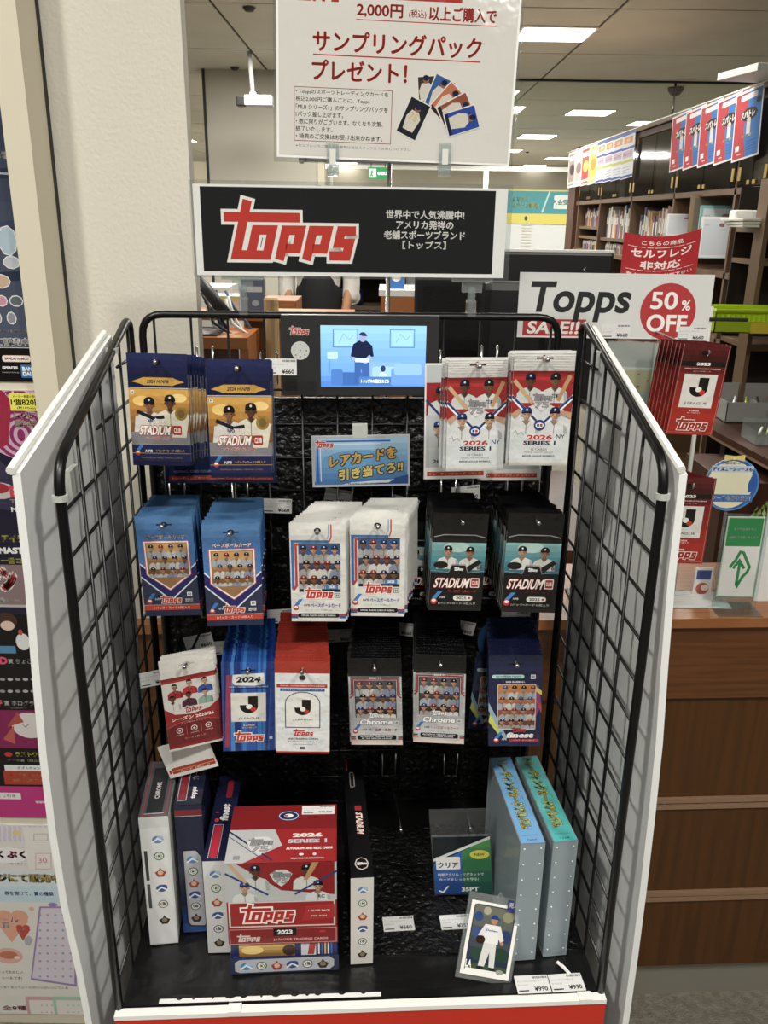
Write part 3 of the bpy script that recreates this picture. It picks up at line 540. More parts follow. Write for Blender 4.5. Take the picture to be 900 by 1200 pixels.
# ---------------------------------------------------------------- packs on their hooks
stack('stadgold', .068, .151, 1.405, 1, -2, -1.4, 9, 'navy stack hanging top left', xb=.085, sp=.011)
stack('stadgold', .164, .088, 1.409, 2, -2, -.5, 4, 'navy stack beside the little screen', xb=.172, sp=.006)
stack('blue', .065, .137, 1.219, 0, -3, .9, 22, 'leftmost blue stack', xb=.035, sp=.0098)
stack('blue', .145, .113, 1.218, 3, -2, .1, 24, 'second blue stack', xb=.125, sp=.0098)
stack('white', .243, .136, 1.211, -2, -2, .1, 20, 'left white stack in the middle row', xb=.278, sp=.0098)
stack('white', .314, .145, 1.214, -4, -1, .6, 19, 'right white stack in the middle row', xb=.358, sp=.0098)
stack('stadblk', .415, .150, 1.217, -1, -2, -1.3, 18, 'left black stack in the middle row', xb=.43, sp=.0115)
stack('stadblk', .500, .126, 1.225, -3, -2, -.7, 20, 'right black stack in the middle row', xb=.528, sp=.0115)
stack('series', .422, .127, 1.406, -1, -1, 1.0, 5, 'silver-topped stack right of the screen', xb=.40, sp=.008)
stack('series', .491, .106, 1.417, -4, -3, .8, 5, 'silver-topped stack, upper right', xb=.48, sp=.008)
stack('uefa', .082, .126, 1.043, 17, -1, 2.6, 4, 'tilted stack low on the left', xb=.07, sp=.008)
stack('j24', .157, .127, 1.034, 3, -2, -1.5, 24, 'bright blue stack in the lowest row', xb=.138, sp=.0098)
stack('jwhite', .224, .102, 1.047, -2, -1, -.7, 26, 'red-topped white stack in the lowest row', xb=.214, sp=.0098)
stack('chrome', .311, .124, 1.038, -5, -4, 2.0, 24, 'left chrome stack in the lowest row', xb=.325, sp=.0098)
stack('chrome', .394, .140, 1.033, -8, -1, 1.2, 23, 'right chrome stack in the lowest row', xb=.418, sp=.0098)
stack('finest', .485, .118, 1.043, -6, 0, 2.8, 18, 'navy stack in the lowest row', xb=.53, sp=.0105)
MC = MR
n_rack_hooks = len(HOOKS)
q = RL(452, 900, .39); t1 = RL(469, 968, .15); HOOKS.append((t1.x, t1.y, t1.z, q.x+.005, .392, q.z, 'empty left place', MR))
q = RL(524, 900, .39); t1 = RL(549.7, 966, .14); HOOKS.append((t1.x, t1.y, t1.z, q.x+.005, .392, q.z, 'empty right place', MR))
def hook(x, y, z, xb, yb, zb, where, M0):
    h = thing('peg_hook', 'chrome peg hook of the %s' % where, 'hook', M0 @ T(xb, yb, zb), 'hooks on the wire grid')
    x, y, z, xb, yb, zb = x-xb, y-yb, z-zb, 0, 0, 0
    rod('hook_rod', h, [(xb, yb-.006, zb-.006)]+arc((xb, yb-.04, zb+.008), (x, y-.01, z), .01, (x, y+.02, z+.0))+[(x, y-.012, z+.003)], .0017, 'chrome_steel', 8)
    MB().lathe([(0.0002, -.003), (.0024, -.002), (.003, 0), (.0024, .002), (.0002, .003)], 'chrome_steel', 8, T(x, y-.012, z+.003)).build('rod_tip', h, smooth=True)
    rod('hook_base', h, [(xb-.011, yb+.0, zb+.030), (xb-.011, yb-.006, zb+.030), (xb-.011, yb-.006, zb-.012), (xb+.011, yb-.006, zb-.012), (xb+.011, yb-.006, zb+.030), (xb+.011, yb, zb+.030)], .0014, 'chrome_steel', 6)
for a in HOOKS: hook(*a)
# display backs hanging behind the stacks
def backing_card(u, v, ly, roll, label, col='22345c', strip='c0412a'):
    q = RL(u, v, ly); w, h = .082, .15
    o = MB().box(-w/2, 0, -h, w/2, .0012, 0, 'white_paper').build('backing_card'); p = Pr(82, 150, 'e4e2de' if col == 'w' else col); p.rect(4, 4, 78, 10, strip); p.txt('トレーディングカード  1パック', 41, 7, 3, 'f0e2d0', .02, w=66)
    if col == 'w': p.rect(2, 16, 80, 148, 'b9bdc0'); p.poly([(2, 84), (2, 126), (80, 126), (80, 84), (41, 98)], '9c2224'); p.bust(20, 108, 15, '1b2140', 'c9ccc8', '5f3c2b'); p.bust(60, 108, 15, '1b2140', 'c9ccc8', '7a4f38'); p.stroke([(2, 104), (40, 62)], 3, '24407a'); p.bust(18, 64, 15, '1f3c86', 'b4b7b6', 'c39a7a'); p.rect(2, 16, 80, 42, 'b9bdc0'); p.txt('2026 SERIES 1', 41, 24, 5, '2c2848', .03, w=60)
    else: p.txt('BASEBALL CARD COLLECTION', 41, 16, 3, '8fa0c0', .02, w=60)
    p.face('card_print', o, 'print_gloss', (-w/2, -.0001, -h)); return tag(o, label, 'card', None, MR @ T(*q) @ RT('Y', -roll))
def card_low(u, v, *a, **k):                      # given by the middle of its lower edge
    q = RL(u, v, a[0]); b = proj_top = q+Vector((0, 0, .15)); o = backing_card(450, 600, *a, **k); o.matrix_world = MR @ T(*b) @ RT('Y', -a[1]); return o
card_low(230, 566, .27, 1, 'dark blue backing card with red strip, below the top left navy stack')
card_low(287, 566, .27, 0, 'dark blue backing card with red strip, right of its twin under the navy packs')
card_low(531, 561, .25, 1, 'white backing card with red strip under the left silver-topped stack', col='w')
card_low(596, 563, .26, 0, 'white backing card with red strip under the upper right silver-topped stack', col='w')
q = RL(560, 790, .3)
def low_flap(u, v, ly, roll, label):
    q = RL(u, v, ly); o = MB().box(-.033, 0, 0, .033, .001, .05, 'white_paper').build('backing_card'); p = Pr(66, 50, 'e2e0dc'); p.rect(6, 5, 64, 14, 'b03a22'); p.rect(6, 9, 64, 10, 'd8a040'); p.txt('カード 6枚入り', 36, 7, 3, 'f0e0d0', w=40); p.rect(2, 6, 5, 12, 'c0392b'); p.face('card_print', o, 'print_gloss', (-.033, -.0001, 0)); tag(o, label, 'card', None, MR @ T(*q) @ RT('Y', -roll))
low_flap(228, 905, .148, 16, 'white card edge with orange strip, sticking out below the tilted red pack')
# half-hidden packs and a round sign behind the navy stack at the right
o = MB().lathe([(.0002, 0), (.042, 0), (.042, .0015), (.0002, .0015)], 'navy_foil', 24, RT('X', 90)).build('round_header_card'); p = Pr(84, 84); p.ell(42, 42, 41, 41, '2a5a86', 24); p.ell(42, 42, 41, 41, 'c8b23a', 12, 20, 80); p.ell(42, 42, 30, 30, '1c2448', 20); p.logo(42, 50, 30, 'c8442e', 'e8d8c8', o=3)
p.face('card_print', o, 'print_gloss', (-.042, -.0018, -.042)); q = RL(590, 750, .375); tag(o, 'round blue and yellow header card half hidden behind the lowest navy stack', 'card', None, MR @ T(*q))
o = make_pack('finest'); q = RL(562, 765, .30); tag(o, 'navy card pack peeking out left of the lowest navy stack, before the grid', 'card pack', 'card packs on the navy stack in the lowest row', MR @ T(q.x+.028, q.y, q.z-.0) @ RT('Y', 3))
for u, nm in ((500, 'left'), (583, 'middle')):
    o = copy_tree(_pk['stadblk']); q = RL(u, 612, .34); tag(o, 'black card pack half hidden behind the %s part of the black stacks' % nm, 'card pack', 'card packs behind the black stacks', MR @ T(*q) @ RT('Y', 2))
# price tags on the grid and the deck
PT_ = [(329, 430, .33, 0, 'at the edge of the upper navy stack'), (325, 593, .38, -2, 'on the grid right of the second blue stack'), (397, 582, .39, -9, 'above the left white stack, tilted'), (474, 591, .39, -14, 'above the right white stack, tilted'), (546, 578, .39, 6, 'above the left black stack'),
       (604, 724, .30, -2, 'below the right black stack'), (330, 722, .33, 3, 'left of the white packs, below the blue stack'), (233, 752, .33, 12, 'above the tilted red pack'), (262, 759, .36, 4, 'between the tilted red pack and the bright blue stack'), (180, 795, .22, 12, 'peeping out left of the tilted red pack'),
       (470, 737, .39, -8, 'above the left chrome stack'), (541, 735, .39, -12, 'above the right chrome stack'), (398, 745, .39, 2, 'right of the red-topped white stack')]
for u, v, ly, r_, w_ in PT_: price_tag(u, v, ly, 42, 22, r_, '¥660', 'white price tag ' + w_)
for u, v, r_, pr_, w_ in ((467, 1083, 2, '¥660', 'lying on the deck beside the upright black box'), (534, 1081, 2, '¥759', 'lying on the deck under the hanging clear sleeve'), (624, 1154, 1, '¥990', 'at the front of the deck, left of two under the binders'), (664, 1152, 2, '¥990', 'at the front of the deck, right of two under the binders')):
    price_tag(u, v, 0, 42, 26 if v > 1100 else 25, r_, pr_, 'white price tag ' + w_, z=.6465)
o = MB().box(0, 0, 0, .27, .006, .0006, 'white_paper').build('paper_strip'); p = Pr(270, 6, 'e6e6e4'); r = random.Random(9); x = 20
while x < 250: a = r.uniform(3, 14); p.poly([(x, 6), (x+a, 6), (x+a*.6, 3.4), (x+a*.2, 4)], '1c1c1c'); x += a+r.uniform(4, 22)
p.face('strip_print', o, 'print_paper', (0, 0, .0007), (.001, 0, 0), (0, .001, 0)); tag(o, 'long thin white label strip along the front edge of the deck', 'label', None, MR @ T(.048, -.011, .6452))
# ================================================================ goods on the deck
DZ = .6465
def front_of(u0, v0, u1, v1, ly):             # left, right, top of a front face seen at ly
    a = RL(u0, v0, ly); b = RL(u1, v1, ly); return a, b
def carton(name, label, x, y, w, d, h, yaw, side, z=DZ, cat='box', group=None, tilt=0, pivot=None):
    o = thing(name, label, cat, MR @ T(x, y, z) @ RT('Z', yaw) @ RT('Y', tilt), group)
    b = MB().box(0, 0, 0, w, d, h, side, bev=.0012).build('carton', o); return o, b
ICO = (('4f86b8', '9ec0dc'), ('1f6a3c', '14301c'), ('a83a30', 'd8b890'), ('2a4f94', '2a4f94'), ('606468', 'b8bcc0'), ('3a2c20', '8a7860'))
def icons_col(p, cx, y0, y1, k, n=6, horiz=False, gray=False):
    for i in range(n):
        t = y0+(y1-y0)*i/(n-1); x, y = (t, cx) if horiz else (cx, t); a, b = ICO[i % 6]
        if gray: a, b = '8a8c94', 'c4c6cc'
        if i % 3 == 0: p.ell(x, y, k, k*.8, a, 10); p.ell(x+k*.4, y+k*.3, k*.6, k*.5, b, 8); p.stroke([(x-k, y-k*.6), (x, y+k*.2), (x+k, y-k*.5)], k*.3, 'e8e8e8')
        elif i % 3 == 1: p.ell(x, y, k*.9, k*.9, a, 12); p.ring(x, y, k*.6, k*.6, k*.22, 'e4e0da', 10); p.txt('BDFHLM'[i], x, y, k*.8, 'e4e0da', .03)
        else: p.poly([(x-k, y), (x-k*.3, y+k*.4), (x, y+k), (x+k*.3, y+k*.4), (x+k, y), (x+k*.5, y-k), (x-k*.5, y-k)], a); p.ell(x, y-k*.1, k*.5, k*.5, b, 8)
# 1: silver white box far left
zt = RL(185, 958, .078).z; h1 = zt-DZ
o, b = carton('card_box', 'silver-white upright card box with six team badges, leftmost on the deck', .020, .078, .036, .115, h1, 4, 'white_foil', cat='card box')
p = Pr(36, h1*1000, 'cfd2d2'); p.rect(1, 2, 34, h1*1000-16, 'dcdedd'); icons_col(p, 21, h1*1000*.83, h1*1000*.2, 7.2); p.rect(3, 60, 7, 98, '4c5258'); p.rect(3, 104, 7, 150, '3c4248'); p.face('front_print', b, 'print_wrap', (0, -.0003, 0))
p = Pr(36, 115, '54565c'); p.stroke([(4, 2), (32, 2), (32, 112), (4, 112)], 1.2, 'b03a44', True); p.rect(8, 8, 28, 100, '2e2e34'); p.txt('CHROME', 18, 52, 6, 'd8d8dc', .03, w=34, rot=90); p.stroke([(6, 6), (30, 6)], 1, 'c8c8cc'); p.face('top_print', b, 'print_wrap', (0, 0, h1+.0003), (.001, 0, 0), (0, .001, 0))
# 2: navy box with a grey badge panel
zt = RL(218, 944, .097).z; h2 = zt-DZ
o, b = carton('card_box', 'navy and maroon card box with a grey badge panel, second from the left', .060, .097, .034, .10, h2, 3, 'navy_foil', cat='card box')
p = Pr(34, h2*1000, '232a44'); p.grad(0, 0, 34, 60, '24509a', '1d2850', 4); H2 = h2*1000; p.rect(0, H2-16, 34, H2-7, '7e2a30'); p.rect(0, H2-17, 34, H2-16, 'b0b0b4')
p.poly([(6, 16), (10, 10), (29, 8), (31, 12), (31, 122), (24, 134), (6, 134)], '10142c'); p.poly([(7.5, 17), (11, 12), (28, 10), (29.5, 13), (29.5, 121), (23, 132), (7.5, 132)], 'b9bac2'); icons_col(p, 18, 118, 24, 7.2, gray=False); p.face('front_print', b, 'print_wrap', (0, -.0003, 0))
p = Pr(34, 100, '1c2038'); p.rrect(4, 10, 13, 84, '8e2230', 2); p.stroke([(3, 9), (14, 9), (14, 85), (3, 85)], .8, 'c8c8d0', True); p.txt('カード', 22, 66, 8, 'e4e4ea', .02, w=30, rot=90); p.txt('topps', 23, 24, 8, 'e4e4ea', .05, w=24, rot=90, sk=.2); p.face('top_print', b, 'print_wrap', (0, 0, h2+.0003), (.001, 0, 0), (0, .001, 0))
# 3: low navy box with white front
zt = RL(250, 1009, .062).z; h3 = zt-DZ
o, b = carton('card_box', 'navy-topped card box with a white badge front, third from the left', .0975, .062, .031, .17, h3, 0, 'navy_foil', cat='card box', tilt=0)
p = Pr(31, h3*1000, 'd6d8d8'); icons_col(p, 15, h3*1000*.86, h3*1000*.12, 7.2); p.face('front_print', b, 'print_wrap', (0, -.0003, 0))
p = Pr(31, 170, '1b2040'); p.rrect(7, 6, 17, 66, 'b8223c', 3); p.stroke([(6, 5), (18, 5), (18, 67), (6, 67)], .6, 'd8d8e0', True); p.rrect(14, 122, 22, 160, 'b8223c', 3); p.txt('finest', 17, 92, 11, 'eceae8', .05, w=34, rot=90, sk=.2); p.logo(7, 92, 6, 'c8302a', None); p.ell(8, 76, 3, 4, 'c8302a', 8); p.face('top_print', b, 'print_wrap', (0, 0, h3+.0003), (.001, 0, 0), (0, .001, 0))
# 4: upright black box right of the stack
zt = RL(417, 1029, .037).z; h4 = zt-DZ
o, b = carton('card_box', 'upright black card box with a badge front, right of the red box stack', .281, .037, .0285, .245, h4, 2, 'black_foil', cat='card box')
p = Pr(28.5, h4*1000, 'd4d2cc'); icons_col(p, 15, h4*1000*.86, h4*1000*.12, 6.4); p.face('front_print', b, 'print_wrap', (0, -.0003, 0))
p = Pr(28.5, 245, '131315'); p.ell(15, 24, 9, 11, 'c8c0bc', 8); p.ell(15, 24, 7.6, 9.6, '1a1416', 8); p.logo(15, 24, 14, 'e8e4e0', '7a2024', o=3)
p.txt('STADIUM', 17, 100, 9, 'e8dcd6', .03, w=42, rot=-90, sk=.2, out='a02a2c', ob=.04); p.rrect(12, 126, 21, 136, 'a02a2c', 1); p.stroke([(5, 215), (5, 244)], 1, 'b03a34'); p.rrect(8, 176, 15, 212, '8e8c8a', 3); p.rrect(9.4, 178, 13.6, 210, '242426', 2); p.face('top_print', b, 'print_wrap', (0, 0, h4+.0003), (.001, 0, 0), (0, .001, 0))
# centre stack: four boxes
yf = .027; zD = RL(330, 1122, yf).z; zC = RL(330, 1106, yf).z; zB = RL(330, 1087, yf).z; zA = RL(330, 1011, yf).z
def flat_box(name, label, z0, z1, x0, w, d, side, art, yaw=0, y=yf):
    o, b = carton(name, label, x0, y, w, d, z1-z0, yaw, side, z0+.0002, 'card box', 'card boxes in the centre stack'); art(b, w*1000, (z1-z0)*1000, d*1000); return o
def artD(b, w, h, d):
    p = Pr(w, h, '2c3452'); p.poly([(6, h*.2), (12, h*.08), (w-12, h*.08), (w-6, h*.3), (w-6, h*.7), (w-12, h*.9), (12, h*.9), (6, h*.75)], 'b4b6c0'); icons_col(p, h*.48, 20, w-20, h*.3, horiz=True); p.face('front_print', b, 'print_wrap', (0, -.0003, 0))
flat_box('card_box', 'navy card box with silver badge panel at the foot of the centre stack', DZ, zD, .130, .136, .17, 'navy_foil', artD, 1)
def artC(b, w, h, d):
    p = Pr(w, h, '14205a'); p.grad(10, 1, w*.6, h-1, '8a6420', 'd8ae4a', 4); p.ell(w*.2, h*.5, 14, h*.3, 'e8c46a'); p.ell(w*.55, h*.45, 9, h*.4, '3a2412'); p.rect(w*.66, 1, w*.8, h-1, 'c8ccd4'); p.poly([(w*.72, 2), (w*.78, 2), (w*.8, h-2), (w*.74, h-2)], 'b02a2a')
    for i in range(5): p.rect(w*(.82+.03*i), 2, w*(.835+.03*i), h-2, ('d8d8dc', '2a60b0', 'd8a838', 'd8d8dc', '2a60b0')[i])
    p.face('front_print', b, 'print_wrap', (0, -.0003, 0))
flat_box('card_box', 'gold and navy card box, third down in the centre stack', zD, zC, .132, .132, .165, 'navy_foil', artC, 0, yf+.002)
def artB(b, w, h, d):
    p = Pr(w, h, '8a1c20'); p.stroke([(2, 1.5), (w-2, 1.5), (w-2, h-1.5), (2, h-1.5)], .8, 'c8a0a0', True); p.rect(w*.41, h*.5, w*.62, h*.96, '18181a'); p.txt('2023', w*.515, h*.73, h*.28, 'e8e8e8', .05, w=w*.14); p.logo(w*.18, h*.4, 30, 'd8c4c0', None); p.txt('J.LEAGUE TRADING CARDS', w*.66, h*.27, h*.16, 'd8b8b4', .02, w=w*.5); p.ell(w*.86, h*.72, 4, 1.6, 'c83028'); p.face('front_print', b, 'print_wrap', (0, -.0003, 0))
flat_box('card_box', 'dark red card box marked 2023, second down in the centre stack', zC, zB, .130, .135, .165, 'maroon_foil', artB, 0, yf)
def artA(b, w, h, d):
    p = Pr(w, h, '9c1f22'); m = h*.42; p.rect(0, m, w, h, 'b8bcbe'); p.poly([(w*.1, h), (w*.98, h), (w*.98, m+8), (w*.5, m+16)], '8e1c20'); p.bust(w*.27, h*.84, 16, '1c2140', 'c9ccc8', '5f3c2b'); p.bust(w*.73, h*.84, 16, '1b1f24', 'ced0cc', '5f3c2b'); p.bust(w*.17, h*.6, 15, '2548a0', 'd4d7d6', 'c39a7a'); p.bust(w*.83, h*.6, 15, '1c2030', 'd2d4d6', 'c39a7a')
    p.stroke([(0, h*.86), (w*.38, h*.52)], 2.6, '24407a'); p.stroke([(w, h*.86), (w*.62, h*.52)], 2.6, '24407a'); p.poly([(w*.02, h), (w*.06, h), (w*.2, h*.72), (w*.17, h*.7)], 'c9a47c'); p.poly([(w*.78, h), (w*.84, h), (w*.74, h*.74), (w*.7, h*.74)], 'b88c5c')
    p.rect(2, 2, w-2, m, 'cfcac6'); p.rect(4, 4, w-4, m-2, 'a01e22'); p.seven(w*.5, h*.78, 1.05); p.logo(w*.36, m*.52, w*.5, 'b8201c', 'f0ece8', o=7)
    p.poly([(w*.68, m*.25), (w*.98, m*.35), (w*.98, m*.85), (w*.72, m*.8)], 'b02a2a'); p.txt('1 SILVER PACK', w*.84, m*.62, 2.6, 'e8dcd8', .02, w=w*.2); p.txt('PER BOX', w*.84, m*.42, 2.2, 'e8dcd8', .02, w=w*.14); p.txt('RC', w*.86, m+6, 5, '2a2a30', .03)
    p.face('front_print', b, 'print_wrap', (0, -.0003, 0))
    e = d*.56; p = Pr(w, d, '821a1e'); p.rect(0, 0, w, e, 'b4b6b6'); p.poly([(w*.16, 0), (w, 0), (w, e), (w*.42, e), (w*.5, e*.5)], '9c2024'); p.stroke([(0, e*.95), (w*.42, 4)], 2.4, '22305a'); p.stroke([(0, e*.8), (w*.36, 3)], 1, '22305a')
    p.seven(w*.3, e*.52, 1.35); p.txt('2026', w*.73, e*.8, e*.13, 'e4d8d4', .05, w=w*.28); p.txt('SERIES 1', w*.73, e*.62, e*.12, 'c8c0c8', .05, w=w*.36, out='2c2848'); p.txt('AUTOGRAPH AND RELIC CARDS', w*.75, e*.4, e*.07, 'f0e6e2', .04, w=w*.42); p.txt('MAJOR LEAGUE BASEBALL', w*.74, e*.1, e*.05, 'e0d0cc', .02, w=w*.3); p.ell(w*.68, e*.22, 3, 2, 'e0e0e4', 8); p.ell(w*.8, e*.22, 2.4, 2.4, 'c8c8cc', 8); p.rrect(w*.07, e*.1, w*.13, e*.22, '8a8a8e', .6)
    p.ell(w*.54, d*.80, 14, 10, '23305e', 18); p.ell(w*.54, d*.80, 12.6, 8.6, 'e0e0e6', 18); p.ell(w*.54, d*.80, 11.6, 7.6, '23305e', 18); p.ell(w*.54, d*.8, 6, 3.8, 'e8e8ec', 10); p.rect(w*.5, d*.785, w*.535, d*.815, 'b8282c')
    p.face('top_print', b, 'print_wrap', (0, 0, h/1000+.0003), (.001, 0, 0), (0, .001, 0))
yb = RZ(338, 944, zA).y
flat_box('card_box', 'red and white 2026 card box on top of the centre stack', zB, zA, .130, .134, yb-yf, 'maroon_foil', artA, 0)
q = RZ(373, 950, zA); t = make_tag('¥13,200', 42, 16); tag(t, 'white price tag stuck on the top of the red box stack', 'price tag', 'price tags', MR @ T(q.x, q.y, zA+.0014) @ RT('X', -90))
# binders
def binder(u0, u1, v, xb0, xb1, lab, col, ly, zlift=0, yaw=0):
    a, b_ = RL(u0, v, ly), RL(u1, v, ly); w = b_.x-a.x; h = a.z-DZ; d = .175
    o = thing('card_binder', lab, 'binder', MR @ T(a.x-.003, ly, DZ) @ RT('Z', yaw), 'card binders')
    bx('end_cover', o, 0, 0, 0, w, .0015, h, 'frosted'); bx('end_cover', o, 0, d, 0, w, d+.0015, h, 'frosted')
    bx('side_cover', o, 0, .0016, 0, .0015, d-.0001, h-.0013, 'frosted'); bx('side_cover', o, w-.0015, .0016, 0, w, d-.0001, h-.0013, 'frosted')
    MB().box(.0, 0, h-.0012, w, d, h, 'frosted').build('spine', o); MB().box(.004, .004, .002, w-.004, d-.004, h-.006, 'frosted').build('pocket_pages', o)
    p = Pr(w*1000-2, d*1000, col); W_ = w*1000-2
    p.txt('トレーディングカードアルバム', W_*.48, d*560, W_*.5, 'e4e04a', .06, w=d*820, rot=-90, out='1c4a6a', ob=.05); p.txt('カードアルバム 9ポケット', W_*.82, d*560, 2, '244a6a', w=60, rot=-90); p.txt('TRADING CARD', W_*.5, 14, 1.8, '244a6a', w=W_*.7); p.txt('フォルダ', W_*.5, 6, 3, '14304a', .04)
    p.face('spine_label', o, 'print_gloss', (.001, 0, h+.0004), (.001, 0, 0), (0, .001, 0))
    r = MB()
    for i in range(8):
        for x in (.005, w-.005): r.lathe([(.0001, 0), (.0012, 0), (.0009, .0006), (.0001, .0008)], 'white_edge', 6, T(x, -.0001, .012+(h-.02)*i/7) @ RT('X', 90))
    r.build('rivets', o); return o
binder(613.3, 642.5, 989, 0, 0, 'translucent card binder with a light blue spine label, the left of two', '6aa8dc', .034, yaw=3)
binder(651.7, 681, 987, 0, 0, 'translucent card binder with a turquoise spine label, the right of two', '3fb8b8', .039, yaw=4)
# hanging clear sleeve with a blue-green card in it
a = RL(513, 950, .15); b_ = RL(574, 1043, .15); w = b_.x-a.x+.004; h = max(.085, a.z-b_.z)
o = thing('clear_sleeve', 'clear card sleeve packet with blue and green label hanging from an empty hook', 'card sleeve', MR @ T(a.x, .148, DZ+.004) @ RT('Z', -6) @ RT('Y', -5)); h = a.z-DZ-.004
bx('clear_bag', o, 0, -.0015, 0, w, .0045, h, 'clear_bag_film'); bx('plastic_pocket', o, .001, .0005, .0, w-.001, .004, h*.7, 'clear_plastic')
p = Pr(52, 64, '2a6ea8'); p.grad(0, 0, 26, 64, '1c4a94', '2f7cc8', 4); p.grad(26, 0, 52, 64, '1c5a50', '4a9a4c', 5); p.poly([(0, 64), (52, 64), (52, 62), (0, 34)], '20262a'); p.poly([(0, 40), (52, 64), (52, 61), (0, 37)], 'd8dce0')
p.rrect(2, 28, 24, 42, 'e8e8e6', 1); p.txt('クリア', 13, 33, 6, '1c1c20', .04, w=18); p.ell(42, 44, 9, 5, 'e0dc3a'); p.txt('NEW', 42, 44, 3, '3a6a2a', .03); p.txt('両面アクリル・マグネットで', 24, 22, 3.2, 'eef2f6', .03, w=42); p.txt('カードをしっかり守る!', 22, 16.5, 3.2, 'eef2f6', .03, w=36); p.stroke([(3, 4), (7, 2), (12, 9)], 1.4, 'f0f0f0'); p.txt('35PT', 32, 5, 5, 'f0f0f0', .04, w=16)
k = (w-.004)/52; p.face('sleeve_label', o, 'print_gloss', (.002, -.0018, .002), (k, 0, 0), (0, 0, k))
# one-card holder leaning at the front
a, b_ = RL(538, 1154.5, -.004), RL(598, 1170.5, -.004); zb = DZ+.001
o = thing('card_holder', 'clear one-card holder with a white-uniformed player, leaning at the front of the deck', 'card holder', MR @ T(.446, .003, zb) @ RT('Z', 4) @ RT('X', -27) @ RT('Y', 14))
MB().box(-.036, 0, 0, .036, .004, .103, 'clear_plastic', bev=.0008).build('holder_case', o)
p = Pr(63, 88, 'ecece8'); p.grad(5, 8, 58, 84, '26324a', '6a6c60', 6); 
for i, (x, y, r_, c) in enumerate(((12, 70, 6, '2c4a80'), (22, 78, 5, 'a8a48c'), (50, 74, 7, '8a8a6a'), (14, 50, 7, '38508a'), (50, 50, 8, '2a3c68'), (18, 26, 8, '2c4638'), (48, 28, 9, '24402e'))): p.ell(x, y, r_, r_, c, 10)
p.rect(5, 8, 58, 14, '3a5034')
p.poly([(24, 40), (40, 40), (42, 12), (35, 12), (33, 30), (29, 12), (21, 12)], 'd4d4d2'); p.poly([(22, 62), (42, 62), (42, 40), (23, 40)], 'e4e4e2'); p.poly([(22, 62), (15, 48), (20, 44), (26, 54)], 'dcdcda'); p.poly([(42, 62), (49, 46), (45, 42), (39, 52)], 'dcdcda'); p.ell(19, 43, 6, 5, '33200f'); p.ell(47, 42, 2.6, 2.6, 'b5805c', 8)
p.ell(33, 68, 4.6, 5.6, 'b5805c'); p.ell(33, 70, 5, 4.4, '1f3c86', 8, 0, 180); p.rect(28, 69, 40, 70.4, '1f3c86'); p.txt('Dodgers', 32, 55, 3.4, '2250a8', .03, w=15, sk=.2); p.rect(20, 8, 28, 12, '26262a'); p.rect(36, 8, 43, 12, '26262a'); p.stroke([(5, 6), (5, 82), (9, 84), (58, 84), (58, 8)], 1.2, '2c3440'); p.txt('LA', 9, 13, 9, 'f0f0f0', .03, w=8); p.ell(50, 8, 5, 3, '9a9a98')
p.face('player_card', o, 'print_gloss', (-.0315, -.0006, .006)); p = Pr(16, 14, '2a2f7a'); p.txt('見本', 8, 8, 6, 'e8e8f4', .03); p.face('sample_sticker', o, 'print_paper', (.014, -.0035, .088))
MB().tube([(0, .002, .1), (.004, .002, .107), (.01, .002, .1)], .0012, 'clear_plastic', 6).build('hanging_tab', o)
q = RZ(663, 1137, DZ); o = MB().tube([(-.008, .012, .001), (-.002, .004, .001), (.004, -.008, .001)], .0022, 'white_edge', 6).build('plastic_clip'); tag(o, 'small white plastic hanging tab lying between the binder and the price tags', 'clip', None, MR @ T(q.x, q.y, q.z))

# ================================================================ signs and the little screen on top of the rack
def RIM(o, x0, z0, x1, z1, a0, b0, a1, b1):      # clear laminated rim round a sheet
    MB().box(x0, .0002, z0, x1, .0008, b0, 'clear_bag_film').box(x0, .0002, b1, x1, .0008, z1, 'clear_bag_film').box(x0, .0002, b0, a0, .0008, b1, 'clear_bag_film').box(a1, .0002, b0, x1, .0008, b1, 'clear_bag_film').build('laminate_rim', o)
MHS = MR @ T(.081, .385, 1.474)
o = thing('header_sign', 'long black laminated sign with red block logo above the rack', 'sign', MHS)
MB().box(0, 0, 0, .412, .0015, .114, 'white_paper').build('sign_sheet', o)
p = Pr(412, 114, 'dedfdc'); p.rect(9, 5, 396, 111, '1e2021'); p.logo(121, 53, 182, 'bc3226', 'dcdcd8', sk=.25, o=4.6)
for i, (t, x, w) in enumerate((('世界中で人気沸騰中!', 303, 104), ('アメリカ発祥の', 303, 76), ('老舗スポーツブランド', 303, 108), ('【トップス】', 303, 58))): p.txt(t, x, 80-12.8*i, 10.5 if i < 3 else 10, 'e6e6e2', .035, w=w)
p.face('sign_print', o, 'print_laminate', (0, -.0003, 0))
RIM(o, -.005, -.003, .419, .119, 0, 0, .412, .114)
def sign_clip(x, ly, z0, z1, label, M0=MR, wide=.036, Z=None):
    o = thing('sign_clip', label, 'clip', M0 @ T(x, ly, z0), 'clear clips holding the signs')
    h = z1-z0
    MB().box(-.006, -.008, 0, .006, .012, .022, 'clear_plastic', bev=.001).build('clamp_foot', o)
    b = MB(); zz_ = [.022+(h-.022-.012)*i/3 for i in range(4)]
    for z in zz_: b.lathe([(.001, -.005), (.0055, -.002), (.0055, .003), (.001, .006)], 'clear_plastic', 10, T(0, 0, z))
    b.build('ball_joints', o); MB().box(-.014, -.003, h-.014, .014, .003, h, 'clear_plastic', bev=.001).box(-wide/2, -.006, h, wide/2, -.003, h+.016, 'clear_plastic').box(-wide/2, .003, h, wide/2, .006, h+.016, 'clear_plastic').build('clip_jaw', o); return o
sign_clip(.140, .392, 1.422, 1.468, 'clear ball-joint clip under the left end of the black sign', wide=.056)
sign_clip(.452, .392, 1.422, 1.468, 'clear ball-joint clip under the right end of the black sign', wide=.056)
